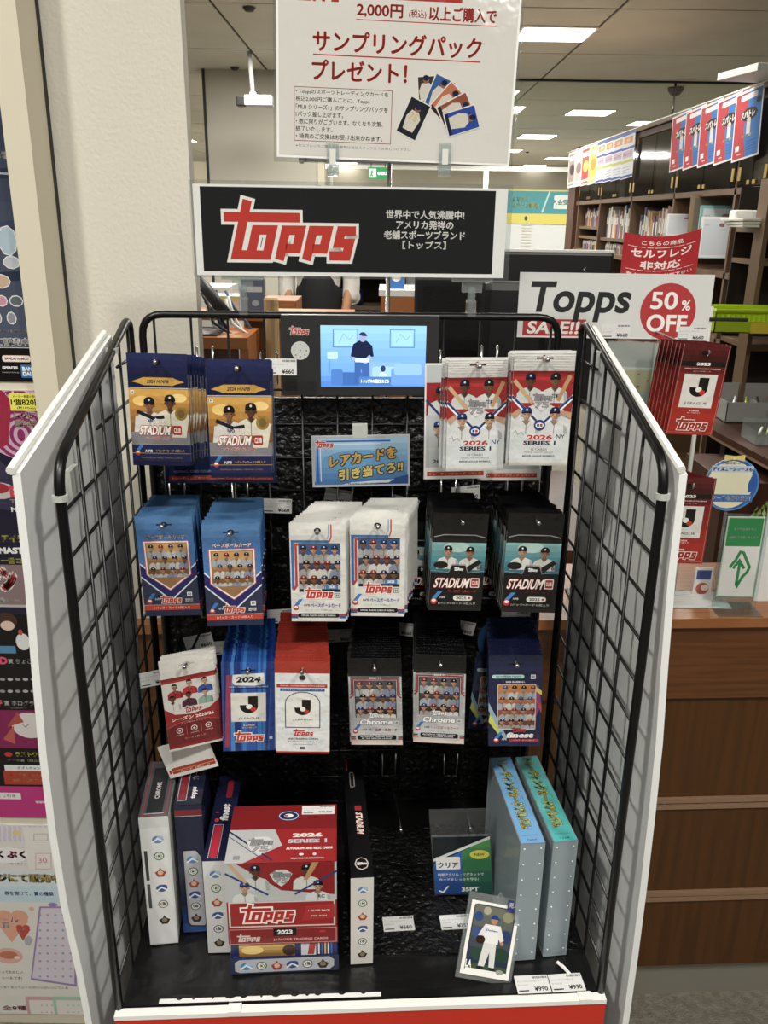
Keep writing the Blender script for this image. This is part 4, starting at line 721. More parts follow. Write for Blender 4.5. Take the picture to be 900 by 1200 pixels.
# upper sign
a = RL(327, 178, .42); 
o = thing('gift_sign', 'white laminated sign with red and black lettering, topmost above the rack', 'sign', MR @ T(a.x, .42, a.z-.003) @ RT('Y', 1.2))
w, h = .305, .215; MB().box(-.003, 0, -.003, w+.003, .0012, h+.003, 'white_paper').build('sign_sheet', o)
p = Pr(305, 215, 'd2d0ca'); R_ = 'ad2c24'
p.logo(48, 191, 60, R_, None); p.rect(106, 186, 232, 208, R_); p.txt('キャンペーン開催中', 168, 197, 13, 'e8e4e0', .04, w=112)
p.txt('2,000円', 128, 173, 15, R_, .04, w=58); p.txt('(税込)', 176, 171, 10, R_, .02, w=22); p.txt('以上ご購入で', 234, 173, 16, R_, .04, w=86); p.rect(98, 161.5, 278, 162.6, R_)
p.txt('サンプリングパック', 152, 136, 24, R_, .035, w=216); p.rect(44, 119.5, 260, 121, R_); p.txt('プレゼント！', 104, 103, 23, R_, .035, w=122)
p.stroke([(20, 82), (147, 82), (147, 18), (20, 18)], .8, '8a3a36', True)
for i, (t, w_) in enumerate((('・Toppsのスポーツトレーディングカードを', 120), ('税込2,000円ご購入ごとに、Topps', 96), ('「MLB シリーズ1」のサンプリングパックを', 120), ('1パック差し上げます。', 62), ('・数に限りがございます。なくなり次第、', 114), ('終了いたします。', 48), ('・特典のご交換はお受け出来かねます。', 114))): p.txt(t, 22, 76.5-8.8*i, 6.4, '24242a', .015, w=w_, al='l')
p.txt('※セルフレジでご購入のお客様は当店スタッフまでお申しつけ下さい', 98, 12, 3.6, '585858', w=152)
def cardart(cx, cy, rot, bg, hw=15, hh=22):
    R2 = radians(rot); f = lambda x, y: (cx+x*cos(R2)-y*sin(R2), cy+x*sin(R2)+y*cos(R2))
    p.poly([f(-hw, -hh), (f(hw, -hh)), f(hw, hh), f(-hw, hh)], 'd8d4cc'); p.poly([f(-hw+1.4, -hh+1.4), f(hw-1.4, -hh+1.4), f(hw-1.4, hh-1.4), f(-hw+1.4, hh-1.4)], bg)
    p.poly([f(-8, -16), f(6, -16), f(9, 2), f(4, 9), f(-6, 9), f(-10, 0)], 'c9c3b6'); x, y = f(0, 13); p.ell(x, y, 4.2, 4.8, '8a5c42', 8); x, y = f(0, 15); p.ell(x, y, 4.4, 3.6, '1c2244', 8); p.poly([f(-hw+2, -hh+2), f(hw-2, -hh+2), f(hw-2, -hh+6), f(-hw+2, -hh+6)], '20242c')
cardart(192, 84, 6, '3a3430', 12, 18); cardart(209, 80, -22, '2f5a94'); cardart(220, 71, -42, 'b86a48'); cardart(231, 62, -62, '8a4a34'); cardart(240, 50, -80+8, '23479a', 15, 22)
cardart(176, 50, -24, '20242c', 15, 24); p.txt('75', 176, 52, 10, 'c8b48a', .04, rot=-24)
p.face('sign_print', o, 'print_laminate', (0, -.0003, 0)); RIM(o, -.007, -.009, w+.007, h+.006, -.003, -.003, w+.003, h+.003)
q0 = RL(355, 187, .43); q1 = RL(561, 189, .43)
o = thing('sign_stand', 'thin chrome sign pole with a crossbar holding the white sign', 'stand', MR @ T((q0.x+q1.x)/2-.002, .43, .35))
rod('crossbar', o, [(q0.x-(q0.x+q1.x)/2, 0, q0.z-.35), (q1.x-(q0.x+q1.x)/2, 0, q0.z-.35)], .0028, 'chrome_steel'); rod('pole', o, [(0, .004, 0), (0, .004, q0.z-.35)], .0032, 'chrome_steel'); MB().lathe([(.0002, -.004), (.005, -.003), (.005, .003), (.0002, .004)], 'chrome_steel', 10, T(q0.x-(q0.x+q1.x)/2, 0, q0.z-.35) @ RT('Y', 90)).build('end_cap', o)
for u, w_ in ((390, 'left'), (520, 'right')):
    q = RL(u, 187, .43); o = thing('sign_clip', 'clear clip with grey pad on the %s part of the crossbar' % w_, 'clip', MR @ T(q.x, .43, q.z), 'clear clips holding the signs')
    MB().box(-.008, -.0155, -.022, .008, -.012, .02, 'clear_plastic', bev=.001).box(-.008, -.012, -.022, .008, .006, -.006, 'clear_plastic', bev=.001).build('clip_body', o); bx('grey_pad', o, -.004, -.0162, -.007, .004, -.0156, .012, 'lamp_frame'); MB().tube([(-.008, -.012, -.014), (.008, -.012, -.014)], .004, 'clear_plastic', 8).build('clip_hinge', o)
# screen
a = RL(331, 463, .36); b_ = RL(512, 463, .36); w = b_.x-a.x; h = .108
o = thing('video_display', 'small black video display showing a blue-tinted room on the grid', 'display', MR @ T(a.x, .36, a.z) @ RT('Y', 0))
MB().box(0, 0, 0, w, .014, h, 'monitor_black', bev=.001).build('housing', o); k = w*1000
p = Pr(k, h*1000, '1b1c1d'); p.logo(24, 87, 27, 'b83024', 'd8d8d6', o=5); p.ell(25.5, 61, 12.5, 12.5, 'c6c8c4', 20)
for i in range(8): p.ell(25.5+8.5*cos(i*pi/4), 61+8.5*sin(i*pi/4), 1, 1, '3a3a3a', 6)
p.ell(25.5, 61, 1, 1, '3a3a3a', 6); p.face('bezel_print', o, 'print_paper', (0, -.0003, 0))
p = Pr(143, 83); p.grad(0, 22, 143, 83, '5d97e0', '7cb4ee', 6); p.grad(0, 0, 143, 22, '3f78c4', '5a94dc', 3)
for x0 in (17, 94): p.stroke([(x0, 54), (x0+33, 54), (x0+33, 78), (x0, 78)], 1, '3a5f96', True); p.rect(x0+2, 56, x0+31, 76, '86bcf0'); p.stroke([(x0+8, 60), (x0+14, 72), (x0+22, 64), (x0+27, 70)], .6, '5c8cc4')
p.rect(12, 18, 13, 40, '4a80c8'); p.rrect(9, 38, 23, 48, '9cc8f4', 2)
p.rrect(62, 4, 112, 34, '6fa0dc', 4); p.rrect(70, 10, 104, 28, '8ab6ea', 3); p.rrect(96, 2, 142, 26, '5a8ccc', 4); p.rrect(100, 16, 138, 32, '7aaae2', 4); p.rrect(24, 2, 58, 20, '2f5fa6', 3); p.rrect(14, 2, 30, 24, '3c6fb8', 3)
p.poly([(46, 4), (53, 4), (55, 26), (59, 4), (67, 4), (66, 38), (46, 38)], '2c5a9c'); p.poly([(40, 40), (44, 58), (52, 63), (62, 63), (70, 56), (72, 42), (66, 40), (64, 34), (47, 34)], '101c3c'); p.poly([(40, 42), (44, 36), (62, 32), (70, 40), (66, 44), (60, 38), (48, 40)], '8a9cc8'); p.rect(47, 34, 66, 38.6, 'c8dcf4')
p.ell(57, 67, 4.6, 6, '8a94b8'); p.ell(57, 70, 5, 4.4, '1c2c54', 8, 0, 180); p.rect(56, 69, 63, 70.4, '1c2c54'); p.ell(85, 25, 3.4, 4.4, '22345c'); p.poly([(79, 8), (80, 18), (85, 21), (91, 17), (92, 8)], 'a8c4ec')
p.rect(52, 2, 96, 14, '3a70b4'); p.txt('トッップスの歴史をたどる', 74, 8, 5, 'f0f6ff', .03, w=38); p.face('screen_picture', o, 'print_screen', (.053, -.0008, .012))
price_tag(410, 418, .355, 1, 1, 0, '¥660', 'x') if 0 else None
# pop card
a = RL(366.5, 571, .33)
o = thing('pop_card', 'small silver-blue promotional card with gold lettering hanging mid-grid', 'sign', MR @ T(a.x, .33, a.z) @ RT('Y', -1))
w = RL(480, 568, .33).x-a.x; h = a.z and RL(366, 511, .33).z-a.z; MB().box(0, 0, 0, w, .001, h, 'white_paper').build('card_sheet', o); kx, ky = w*1000, h*1000
p = Pr(kx, ky, 'b4bbc2'); p.grad(3, 3, kx-3, ky-3, '3a6fa8', '9cc4dc', 8); p.ell(kx*.5, ky*.5, kx*.4, ky*.22, '5a94c0'); p.stroke([(3, 8), (3, ky-8), (8, ky-3), (kx*.75, ky-3)], 3, 'a8aeb4'); p.stroke([(8, 6), (8, ky-14), (14, ky-8), (kx*.8, ky-8)], 2.2, '2a58b8'); p.stroke([(12, 8), (12, ky-18), (18, ky-12), (kx*.7, ky-12)], 1, 'd8dce0')
p.poly([(kx*.55, 3), (kx-2, 3), (kx-2, 16), (kx*.85, 12), (kx*.8, 5)], '284a8c'); p.poly([(kx*.3, 3), (kx*.78, 5), (kx*.84, 10), (kx*.4, 6)], 'c8d0d8'); p.logo(17, ky-12, 26, 'b83024', 'dcdcda', o=5)
p.txt('レアカードを', kx*.52, ky*.58, ky*.2, 'e8b84a', .05, w=kx*.68, rot=8, out='20202c', ob=.07, sk=.15); p.txt('引き当てろ!!', kx*.6, ky*.31, ky*.2, 'f0d870', .05, w=kx*.66, rot=8, out='20202c', ob=.07, sk=.15); p.txt('TRADING CARD COLLECTION', kx*.56, 4, 2.4, '1c2c50', .02, w=kx*.4)
p.face('card_print', o, 'print_gloss', (0, -.0003, 0)); bx('clear_hanger', o, w*.42, -.001, h-.004, w*.57, .012, h+.014, 'tape')
# ================================================================ the shop around the rack
# floor, ceiling
struct(bx('floor', None, -9, -6, -.05, 12, 40, 0, 'carpet'))
ce = bpy.data.objects.new('ceiling', None); C.objects.link(ce); ce['kind'] = 'structure'
bx('ceiling_slab', ce, -12, -6, 3.012, 14, 40, 3.05, 'ceiling_gap')
CX = [-11.3, -7.95, -4.6, -1.3, 1.65, 4.95, 8.3, 11.6]; CY = [-5.6, -3.8, -2.0, -.2, 1.6, 3.4, 5.26, 7.05, 8.85, 10.3, 12.1, 13.9, 15.7, 17.5, 19.3, 21.1, 24.7, 28.3, 31.9, 35.5, 39]
tiles = {}
for i in range(len(CX)-1):
    for j in range(len(CY)-1):
        w, d = CX[i+1]-CX[i], CY[j+1]-CY[j]; k = (round(w, 2), round(d, 2))
        if k not in tiles: me = MB().box(.012, .012, 0, w-.012, d-.012, .015, 'ceiling_board').build('ceiling_panel', ce, T(CX[i], CY[j], 3.0)); tiles[k] = me
        else: o = tiles[k].copy(); C.objects.link(o); o.parent = ce; o.matrix_local = T(CX[i], CY[j], 3.0)
def lamp(x, y, w, d, label, proto=[]):
    o = thing('ceiling_light', label, 'ceiling light', T(x, y, 2.985), 'ceiling lights')
    MB().box(-w/2-.03, -d/2-.03, 0, w/2+.03, d/2+.03, .014, 'lamp_frame').build('frame', o); MB().box(-w/2, -d/2, -.006, w/2, d/2, 0, 'lamp_glow').build('diffuser', o)
LL = 'flat square ceiling light glowing far back in the shop'
lamp(1.34, 7.92, .56, .5, 'nearest square ceiling light, right of the white sign')
lamp(2.83, 13.3, .58, .6, 'square ceiling light behind the glass screen, above the book case')
lamp(4.05, 14.6, .55, .6, 'square ceiling light just above the hanging flyers')
lamp(1.25, 11.5, .55, .6, 'square ceiling light cut off by the white sign edge')
for x, y in ((2.7, 17.1), (2.6, 20.6), (2.75, 24.2), (4.1, 26.2), (4.2, 22.9), (4.0, 30.1), (4.0, 34.6), (5.6, 32), (1.1, 30), (-1.2, 26), (-1.0, 32)): lamp(x, y, .6, .75, LL)
for x, y in ((-3.9, 12.6), (-4.2, 16.5), (-4.5, 19)): lamp(x, y, 1.0, .6, 'ceiling light seen through the opening beyond the grey wall')
for x, y in LAMPS_HERE: lamp(x, y, .2 if y < 0 else .58, .2 if y < 0 else .58, 'ceiling light overhead near the rack')
# smoke screen of glass hanging under the ceiling
g = thing('glass_smoke_screen', 'clear glass smoke barrier hanging under the ceiling across the shop', 'glass screen', T(0, 10.4, 2.5))
for i, (x0, x1) in enumerate(((-.7, 3.12), (3.13, 7.0))): bx('glass_pane', g, x0, 0, 0, x1, .008, .5, 'smoke_glass')
bx('top_rail', g, -.7, -.02, .48, 7, .03, .5, 'dark_metal'); rod('hanger_rod', g, [(3.125, 0, 0), (3.125, 0, .5)], .012, 'chrome_steel')
q = WZ(792, 103, 2.99); o = MB().lathe([(.0002, -.09), (.05, -.075), (.085, -.03), (.09, 0)], 'dark_metal', 16).build('dome_camera', None, T(*q), smooth=True); tag(o, 'small dark dome camera on the ceiling above the flyers', 'camera')
for u, v in ((292, 9), (275, 79), (618, 178), (591, 189)): q = WZ(u, v, 2.995); o = MB().lathe([(.0002, -.03), (.03, -.025), (.05, 0)], 'dark_metal', 10).build('sprinkler', None, T(*q)); tag(o, 'tiny ceiling sprinkler head between the ceiling panels', 'sprinkler', 'sprinklers')
# column at the left with wallpaper
e = W(222, 200, 1.36)
struct(bx('wall_left', None, -.95, 1.36, 0, e.x, 1.39, 3.0, 'wallpaper'))
# boarded side with posters: white trim and notice board
struct(bx('trim_1', None, -.531, 1.282, .0, -.4945, 1.354, 3.0, 'trim_cream')); struct(bx('wall_board', None, -1.6, 1.30, 0, -.531, 1.33, 3.0, 'trim_cream')); struct(bx('trim_2', None, -.4945, 1.352, 0, -.492, 1.3595, 3.0, 'ceiling_gap'))
# grey wall in the background
a, b_ = W(243, 150, 10), W(368, 200, 10)
struct(bx('wall_back', None, W(243, 150, 10).x, 10, 0, W(371, 200, 10).x, 10.25, 3.0, 'wall_cream')); struct(bx('trim_3', None, W(371, 200, 10).x+.01, 10.02, 0, W(380, 200, 10).x, 10.22, 2.3, 'trim_cream'))
struct(bx('trim_4', None, W(241, 150, 10).x-.01, 9.98, 0, W(243, 150, 10).x, 10.26, 3.0, 'dark_metal'))
struct(bx('wall_far', None, -12, 38, 0, 14, 38.3, 3.0, 'wall_cream')); struct(bx('wall_right', None, 12, 6, 0, 12.2, 38, 3.0, 'wall_cream'))
struct(bx('wall_end', None, -7.5, 16.5, 0, -3.2, 16.7, 2.45, 'trim_cream')) ; struct(bx('wall_beam', None, -3.2, 26, 2.35, 12, 26.3, 3.0, 'wall_cream')); struct(bx('wall_middle', None, -.98, 10.1, 0, 1.2, 10.3, 1.75, 'trim_cream'))
# camera on a rod
q = WZ(292, 60, 3.0); l = W(292, 115, q.y)
o = thing('security_camera', 'white security camera hanging on a rod before the grey wall', 'camera', T(q.x, q.y, 3.0)); rod('rod', o, [(0, 0, -.002), (.02, 0, l.z-3.0+.05)], .022, 'camera_white'); MB().box(-.05, -.1, l.z-3.07, .21, .06, l.z-2.98, 'camera_white', bev=.012).build('housing', o); MB().box(-.13, -.08, l.z-3.075, -.05, .04, l.z-2.99, 'black_plain', bev=.01).build('lens_hood', o); MB().lathe([(.02, 0), (.035, .01), (.035, .04), (.02, .05)], 'camera_white', 10, T(.02, 0, l.z-2.99)).build('bracket', o)
rod('cable', o, [(.02, 0, l.z-2.92), (.1, .0, l.z-2.97), (.17, 0, l.z-3.02)], .006, 'dark_metal', 6)
# posters
def poster(name, label, x1, zt, zb, art, w=.46):
    o = MB().box(0, 0, 0, w, .002, zt-zb, 'white_paper').build(name); p = Pr(w*1000, (zt-zb)*1000); art(p, w*1000, (zt-zb)*1000); p.face('poster_print', o, 'print_gloss', (0, -.0003, 0)); return tag(o, label, 'poster', None, T(x1-w, 1.2975, zb))
PX = W(46, 440, 1.3).x; z1t = W(10, 72, 1.3).z+.3; z1b = W(30, 447, 1.3).z
def art1(p, w, h):
    p.grad(0, 52, w, h, '4c5468', '1c2438', 10)
    for i in range(4): p.poly([(0, 120+70*i), (w, 150+70*i), (w, 164+70*i), (0, 128+70*i)], '39435c' if i % 2 else '2a3348')
    p.poly([(0, h-130), (w, h-112), (w, h-150), (0, h-175)], 'c4b8b4'); p.txt('全9種＋1種販', w-26, 320, 9, 'e8e0dc', .03, w=60); p.txt('COLLECTION', w-22, 296, 3, 'c8ccd8', w=34); p.poly([(w-70, 300), (w-8, 296), (w-10, 294), (w-70, 298)], 'a8b0c0')
    for x, y, rx, ry, c in ((w-22, 205, 13, 20, 'a6bccc'), (w-56, 215, 12, 22, '8c9a70'), (w-20, 175, 11, 8, 'b8bcc4'), (w-40, 148, 14, 9, 'c8a890'), (w-20, 120, 9, 7, '5c6a70'), (w-42, 120, 8, 7, 'c890a0'), (w-30, 95, 6, 8, '8c8c98'), (w-52, 95, 6, 8, 'a08c8c')): p.ell(x, y, rx+1.6, ry+1.6, 'dcdcdc', 9); p.ell(x, y, rx, ry, c, 9)
    p.txt('アクリルスタンド', w-30, 76, 5, 'e8c8b8', .03, w=44); p.txt('にて販売中!', w-38, 60, 12, 'f2f2f2', .06, w=66, out='2a2a4a', ob=.06); p.rect(0, 0, w, 51, '15100f')
    p.rrect(w-52, 30, w-9, 40, 'e8c4b8', 3); p.rrect(w-51, 31, w-10, 39, 'f0e6e0', 3); p.txt('BANDAI NAMCO', w-30, 35, 4, '7a3a3a', .04, w=36); p.txt('SPIRITS', w-42, 21, 4.6, 'e8e8e8', .05, w=24); p.txt('www.fan-item.jp', w-42, 14, 2.6, 'b8b8b8', w=26); p.rrect(w-26, 6, w-6, 26, '2a72b8', 2); p.txt('BAN\nDAI', w-16, 16, 14, 'f0f4f8', .06, w=15)
poster('figure_poster', 'dark blue sales poster with black maker band, at the left edge', PX, z1t, z1b, art1)
PX2 = W(50, 460, 1.3).x; z2t = W(30, 457, 1.3).z; z2b = W(40, 957, 1.3).z
def on(xr, zb, w):                            # a point of the poster from where it shows in the photograph
    def f(u, v): P_ = W(u, v, 1.2975); return (P_.x-(xr-w/1000))*1000, (P_.z-zb)*1000
    return f
def art2(p, w, h):
    f = on(PX2, z2b, w); p.rect(0, 0, w, h, '141216'); y1_ = f(0, 600)[1]; p.rect(0, f(0, 560)[1], w, h, '8e2a62')
    cx, cy = f(25, 510)
    for i in range(16): p.ell(cx, cy, 90-6*i, 80-5*i, ('8e2a62', 'c8a0bc')[i % 2], 22)
    r = random.Random(3)
    for i in range(50): q = f(r.uniform(0, 50), r.uniform(458, 476)); p.ell(*q, .9, 1.3, 'e0c4d4', 5)
    p.poly([f(-60, 500), f(0, 530), f(34, 545), f(58, 522), f(60, 720), f(-60, 720)], '242038'); p.poly([f(-10, 530), f(14, 552), f(30, 600), f(0, 596)], '3a3450'); p.poly([f(0, 455), f(14, 470), f(10, 520), f(0, 526)], 'a02444'); p.ell(*f(0, 575), 26, 14, 'c8c0c0'); p.ell(*f(-2, 572), 18, 9, 'a82c3c')
    def bxp(u0, v0, u1, v1, c, r_=2): a = f(u0, v1); b2 = f(u1, v0); p.rrect(a[0], a[1], b2[0], b2[1], c, r_)
    def tx(t, u, v, hpx, c, wpx=None, b=.03, **k): x_, y_ = f(u, v); p.txt(t, x_, y_, hpx*1.42, c, b, w=wpx*1.42 if wpx else None, **k)
    bxp(13, 461, 49, 481, 'e8e23a'); tx('メーカー希望小売価格', 31, 464.5, 3, '202020', 30, .02); tx('1個820円', 31, 471, 7.5, '202020', 33, .04); tx('(税10%込)', 31, 478, 3.4, '202020', 20, .02)
    tx('レジにて', 33, 487, 7, 'f0dccc', 30, .04, out='8a1c2c', ob=.06); tx('販売中!!', 34, 496.5, 7, 'f0dccc', 30, .04, out='8a1c2c', ob=.06)
    tx('B', 17, 576, 14, 'd83a54', None, .06); tx('賞', 27.5, 579, 7, 'f0f0f0', None, .03); tx('アイテム', 28, 588, 6.5, 'f0f0f0', 30, .03); tx('MASTER', 30, 597, 6, 'f0f0f0', 32, .04)
    tx('アイテム', 20, 631, 8, 'e8e040', 34, .05); tx('MASTER', 20, 645, 8, 'f0f0f0', 42, .06); tx('一番コラボ', 22, 657, 7, 'e8e040', 40, .04)
    bxp(-40, 662, 40, 708, '8c7478', 1); tx('テン', 0, 679, 26, 'b02a34', 34, .07, out='e8dcd8', ob=.06); tx('登場！ー', 6, 703, 6.5, 'f0f0f0', 34, .04); bxp(-40, 709, 60, 710.5, 'b8b8b8', .3)
    p.ell(*f(8, 727), 18, 15, '4a3026'); p.ell(*f(9, 733), 12, 9, 'e0c4b4'); p.ell(*f(27, 752), 12, 16, 'e4e4e4'); p.ell(*f(24, 741), 4, 6, 'c84a4a', 6); bxp(-20, 757, 18, 765, '4a8ab8', 2)
    tx('D', 4, 774, 10, 'e04a74', None, .06); tx('賞 ちょこのせ', 30, 775, 6.5, 'f0f0f0', 42, .03)
    for i in range(8):
        for j in range(2): p.ell(*f(-6+9*i, 796+14*j), 5, 3, ('b8b4b8', '9a9498')[i % 2], 8)
    tx('F', 0, 824, 9, 'e04a74', None, .06); tx('賞 ホログラム', 26, 824, 7, 'f0f0f0', 44, .03); tx('全6種(税込)', 22, 829.5, 2.6, 'c8c8c8', 20)
    bxp(-20, 833, 80, 876, '8a1c58', .5); p.ell(*f(35, 850), 32, 26, 'd8d4d4', 20); p.poly([f(8, 852), f(20, 834), f(28, 846)], 'b04a44'); p.poly([f(4, 866), f(16, 850), f(18, 872)], 'c05a50'); p.stroke([f(26, 848), f(30, 852), f(34, 848)], 1, '303030')
    p.ell(*f(10, 884), 7, 5, 'c83030', 10); tx('ラストワン賞', 38, 884, 7, 'e8e040', 42, .05, out='303030', ob=.05); tx('ターボ賞（超合金）', 30, 891, 4, 'f0f0f0', 46, .02)
    bxp(6, 897, 70, 903, 'e4e4e4', .6); tx('ダブルチャンス', 36, 900, 4, '303030', 34, .02); bxp(6, 904, 70, 919, 'b03a24', .6); tx('ターボ賞（超合金）', 32, 908, 3.6, 'f0d890', 44, .02); tx('抽選で100名様にプレゼント', 36, 914, 3, 'f0d890', 44)
    p.rect(0, 0, w, f(0, 921)[1], 'c42c84'); bxp(-10, 929, 24, 936, 'e8e4e8', .5); tx('くじ引き', 8, 932.5, 4, '403040', 22); tx('www', 48, 940, 4, 'f0d8e8', 14)
poster('prize_poster', 'black and magenta prize draw poster left of the rack', PX2, z2t, z2b, art2)
z3t = W(60, 966, 1.3).z
def art3(p, w, h):
    f = on(PX2-.002, z3t-.46, w); p.rect(0, 0, w, h, 'e4e2dc')
    def bxp(u0, v0, u1, v1, c, r_=2): a = f(u0, v1); b2 = f(u1, v0); p.rrect(a[0], a[1], b2[0], b2[1], c, r_)
    def tx(t, u, v, hpx, c, wpx=None, b=.03, **k): x_, y_ = f(u, v); p.txt(t, x_, y_, hpx*1.4, c, b, w=wpx*1.4 if wpx else None, **k)
    for i in range(16):
        for j in range(3): bxp(-8+6*i, 968+6*j, -5+6*i, 974+6*j, 'd8cce6', .1)
    p.ell(*f(20, 976), 9, 5, 'e8d880'); bxp(34, 970, 90, 1018, 'ece8e4', 3); p.stroke([f(40, 977), f(56, 977), f(56, 985), f(40, 985)], 1, 'a09ab4', True); p.stroke([f(42, 1000), f(42, 1018), f(60, 1018), f(60, 1000)], 1, 'd88c9c', True); tx('30', 50, 1008, 9, 'd88c9c', 12, .01)
    p.ell(*f(8, 1002), 40, 18, 'f2f2f6', 16); tx('ぷくぷく', 6, 1001, 11, 'd8607c', 54, .05, out='f8f8f8', ob=.06); tx('ーわくわくー', 20, 1012, 3.4, '6a7ab0', 26)
    bxp(-40, 1021, 100, 1040, 'd6e4ec', .5); tx('ジにて販売中', 34, 1029, 13, 'e8d46a', 84, .06, out='6a6a9a', ob=.05); bxp(-40, 1040, 100, 1056, 'c4e0ee', .5); tx('券を開けて、賞の種類', 34, 1047, 7, '5a6ab8', 66, .03)
    for u in (5, 23): p.ell(*f(u, 1074), 17, 16, 'eaa890')
    p.poly([f(-6, 1079), f(34, 1079), f(14, 1104)], 'eaa890'); tx('ール\n賞', 12, 1081, 20, 'f8f0ea', 24, .04)
    for u in (23, 31): p.ell(*f(u, 1087), 7, 7, 'c84a3c')
    p.poly([f(19, 1089), f(36, 1089), f(27, 1102)], 'c84a3c'); tx('シール\n1枚', 27.5, 1090, 8, 'f8f0ea', 13, .02); p.ell(*f(37, 1065), 5, 5, 'eab0a0', 8); p.poly([f(28, 1100), f(34, 1096), f(39, 1101), f(35, 1108), f(30, 1107)], 'b8b4c0')
    p.ell(*f(10, 1120), 28, 20, 'e8b0a8', 18); p.ell(*f(10, 1119), 18, 10, 'c87a5a', 12); p.ell(*f(20, 1122), 6, 4, 'e8e0d4', 8); tx('めくってたのしい', 10, 1139, 5, 'a84a5a', 40, .03); tx('シールです!', 14, 1146, 5, 'a84a5a', 28, .03)
    a_, b2, c_, d_ = f(46, 1062), f(90, 1062), f(90, 1156), f(36, 1148); p.poly([a_, b2, c_, d_], 'a088c0'); p.poly([(a_[0]+3, a_[1]-4), (b2[0]-4, b2[1]-4), (c_[0]-4, c_[1]+6), (d_[0]+4, d_[1]+5)], 'dcd4e4')
    for i in range(5):
        for j in range(9): p.ell(*f(47+9*i, 1072+9*j), 2.8, 2.8, ('a89ac0', 'c8a0b4', '98a8c8')[(i+j) % 3], 7)
    p.ell(*f(62, 1060), 9, 5, 'a088c0'); tx('くるくるってシールがいっぱいついてくる', 40, 1157, 5, 'c8b48a', 96, .03); tx('全8種', 17, 1181, 9, 'c87a8a', 34, .05); bxp(-40, 1188, 36, 1230, 'd8a0a8', .6); tx('ぷくぷくシール', 16, 1192, 3.4, 'f4ecec', 34)
    for u, c in ((55, 'd8a8b0'), (86, 'a8d0b8')):
        bxp(u-14, 1168, u+13, 1240, c, 4); bxp(u-11, 1172, u+10, 1236, 'e8e4e0', 3)
        for i in range(3):
            for j in range(5): p.ell(*f(u-6+6*i, 1178+8*j), 2, 2, c, 6)
poster('sticker_poster', 'pale pastel sticker poster at the bottom left', PX2-.002, z3t, z3t-.46, art3)
# ---------------------------------------------------------------- wooden counter behind the rack
ct = thing('service_counter', 'dark brown wooden service counter behind the rack', 'counter', T(.46, 1.353, 0) @ RT('Z', 3.2)); X0, X1, XN = -.90, 2.6, -.735
bx('counter_top', ct, XN, -.012, .882, X1, .24, .9, 'counter_top'); bx('counter_end', ct, X0, -.012, .882, XN, .012, .9, 'counter_top')
bx('top_band', ct, X0, 0, .735, X1, .02, .882, 'counter_wood'); bx('carcass', ct, XN, .035, 0, X1, .24, .882, 'black_plain'); bx('kick_board', ct, X0, .03, 0, X1, .035, .095, 'kick_metal')
for z0, z1 in ((.515, .732), (.293, .489), (.098, .268)): bx('front_panel', ct, X0, .01, z0, X1, .03, z1, 'counter_front')
for z0, z1 in ((.489, .515), (.268, .293)):
    bx('groove_back', ct, X0, .02, z0, X1, .03, z1, 'black_plain'); bx('rail', ct, X0, .004, z0+.001, X1, .02, z0+.011, 'wood_edge'); bx('rail', ct, X0, .004, z1-.011, X1, .02, z1-.001, 'wood_edge')
# ---------------------------------------------------------------- second stand with the sale sign, on the counter
A = W(612, 319, 1.40); B = W(836, 321, 1.40)
o = thing('sale_sign', 'white sale sign with black lettering and a red half-price circle', 'sign', T(A.x-.003, 1.40, W(606, 395, 1.40).z)); w = B.x-A.x+.006; h = A.z-W(606, 395, 1.4).z
MB().box(0, 0, 0, w, .003, h, 'white_paper').build('sign_board', o); kx, ky = w*1000, h*1000; p = Pr(kx, ky, 'd4d6d4'); p.rect(0, 0, kx, 2, 'e8e8e8')
p.rect(kx*.03, ky*.03, kx*.36, ky*.29, 'b8262c'); p.txt('SALE!!', kx*.19, ky*.16, ky*.2, 'f0eeea', .03, w=kx*.27, sk=.15); p.txt('Topps', kx*.315, ky*.56, ky*.62, '1c1c1e', .025, w=kx*.53, sk=.14)
p.ell(kx*.78, ky*.43, ky*.44, ky*.44, 'b8262c', 28); p.txt('50', kx*.755, ky*.60, ky*.27, 'f0eeea', .02, w=kx*.14); p.txt('%', kx*.87, ky*.53, ky*.16, 'f0eeea', .02); p.txt('OFF', kx*.78, ky*.25, ky*.27, 'f0eeea', .03, w=kx*.21); p.face('sign_print', o, 'print_paper', (0, -.0003, 0))
A2 = W(606, 395, 1.4); rodm = MB()
st = thing('counter_stand', 'slim white metal stand on the counter carrying the sale sign and side packs', 'stand', T(W(815, 500, 1.43).x, 1.43, .9)); q = W(815, 500, 1.43)
rod('pole', st, [(0, 0, 0), (0, 0, .52)], .004, 'lamp_frame'); rod('pole', st, [(-.16, 0, 0), (-.16, 0, .52)], .004, 'dark_metal'); rod('crossbar', st, [(-.2, -.004, .50), (.06, -.004, .50)], .003, 'dark_metal'); bx('foot_plate', st, -.19, -.03, 0, .03, .03, .004, 'dark_metal')
def gstack(kind, P, yaw, lean, roll, n, words_, grp, dx=-.35):
    for i in range(n):
        o = copy_tree(_pk[kind]); d = .0085*i
        tag(o, words_[0] if i == 0 else words_[1], 'card pack', grp, T(P[0]+dx*d, P[1]+d, P[2]+.0005*i) @ RT('Z', yaw+random.uniform(-1, 1)) @ RT('X', -lean) @ RT('Y', -roll))
P1 = glob = None
def rackpt(l): return MR @ Vector(l)
_pk['j23'] = make_pack('j23'); tmp = _pk['j23']
pa, pb = rackpt((.767, .332, 1.394)), rackpt((.750, .286, 1.220))
tag(tmp, 'maroon 2023 football pack, front of the upper maroon stack right of the rack', 'card pack', 'maroon packs in the upper stack right of the rack', T(*pa) @ RT('Z', 1) @ RT('X', 7) @ RT('Y', 1.8))
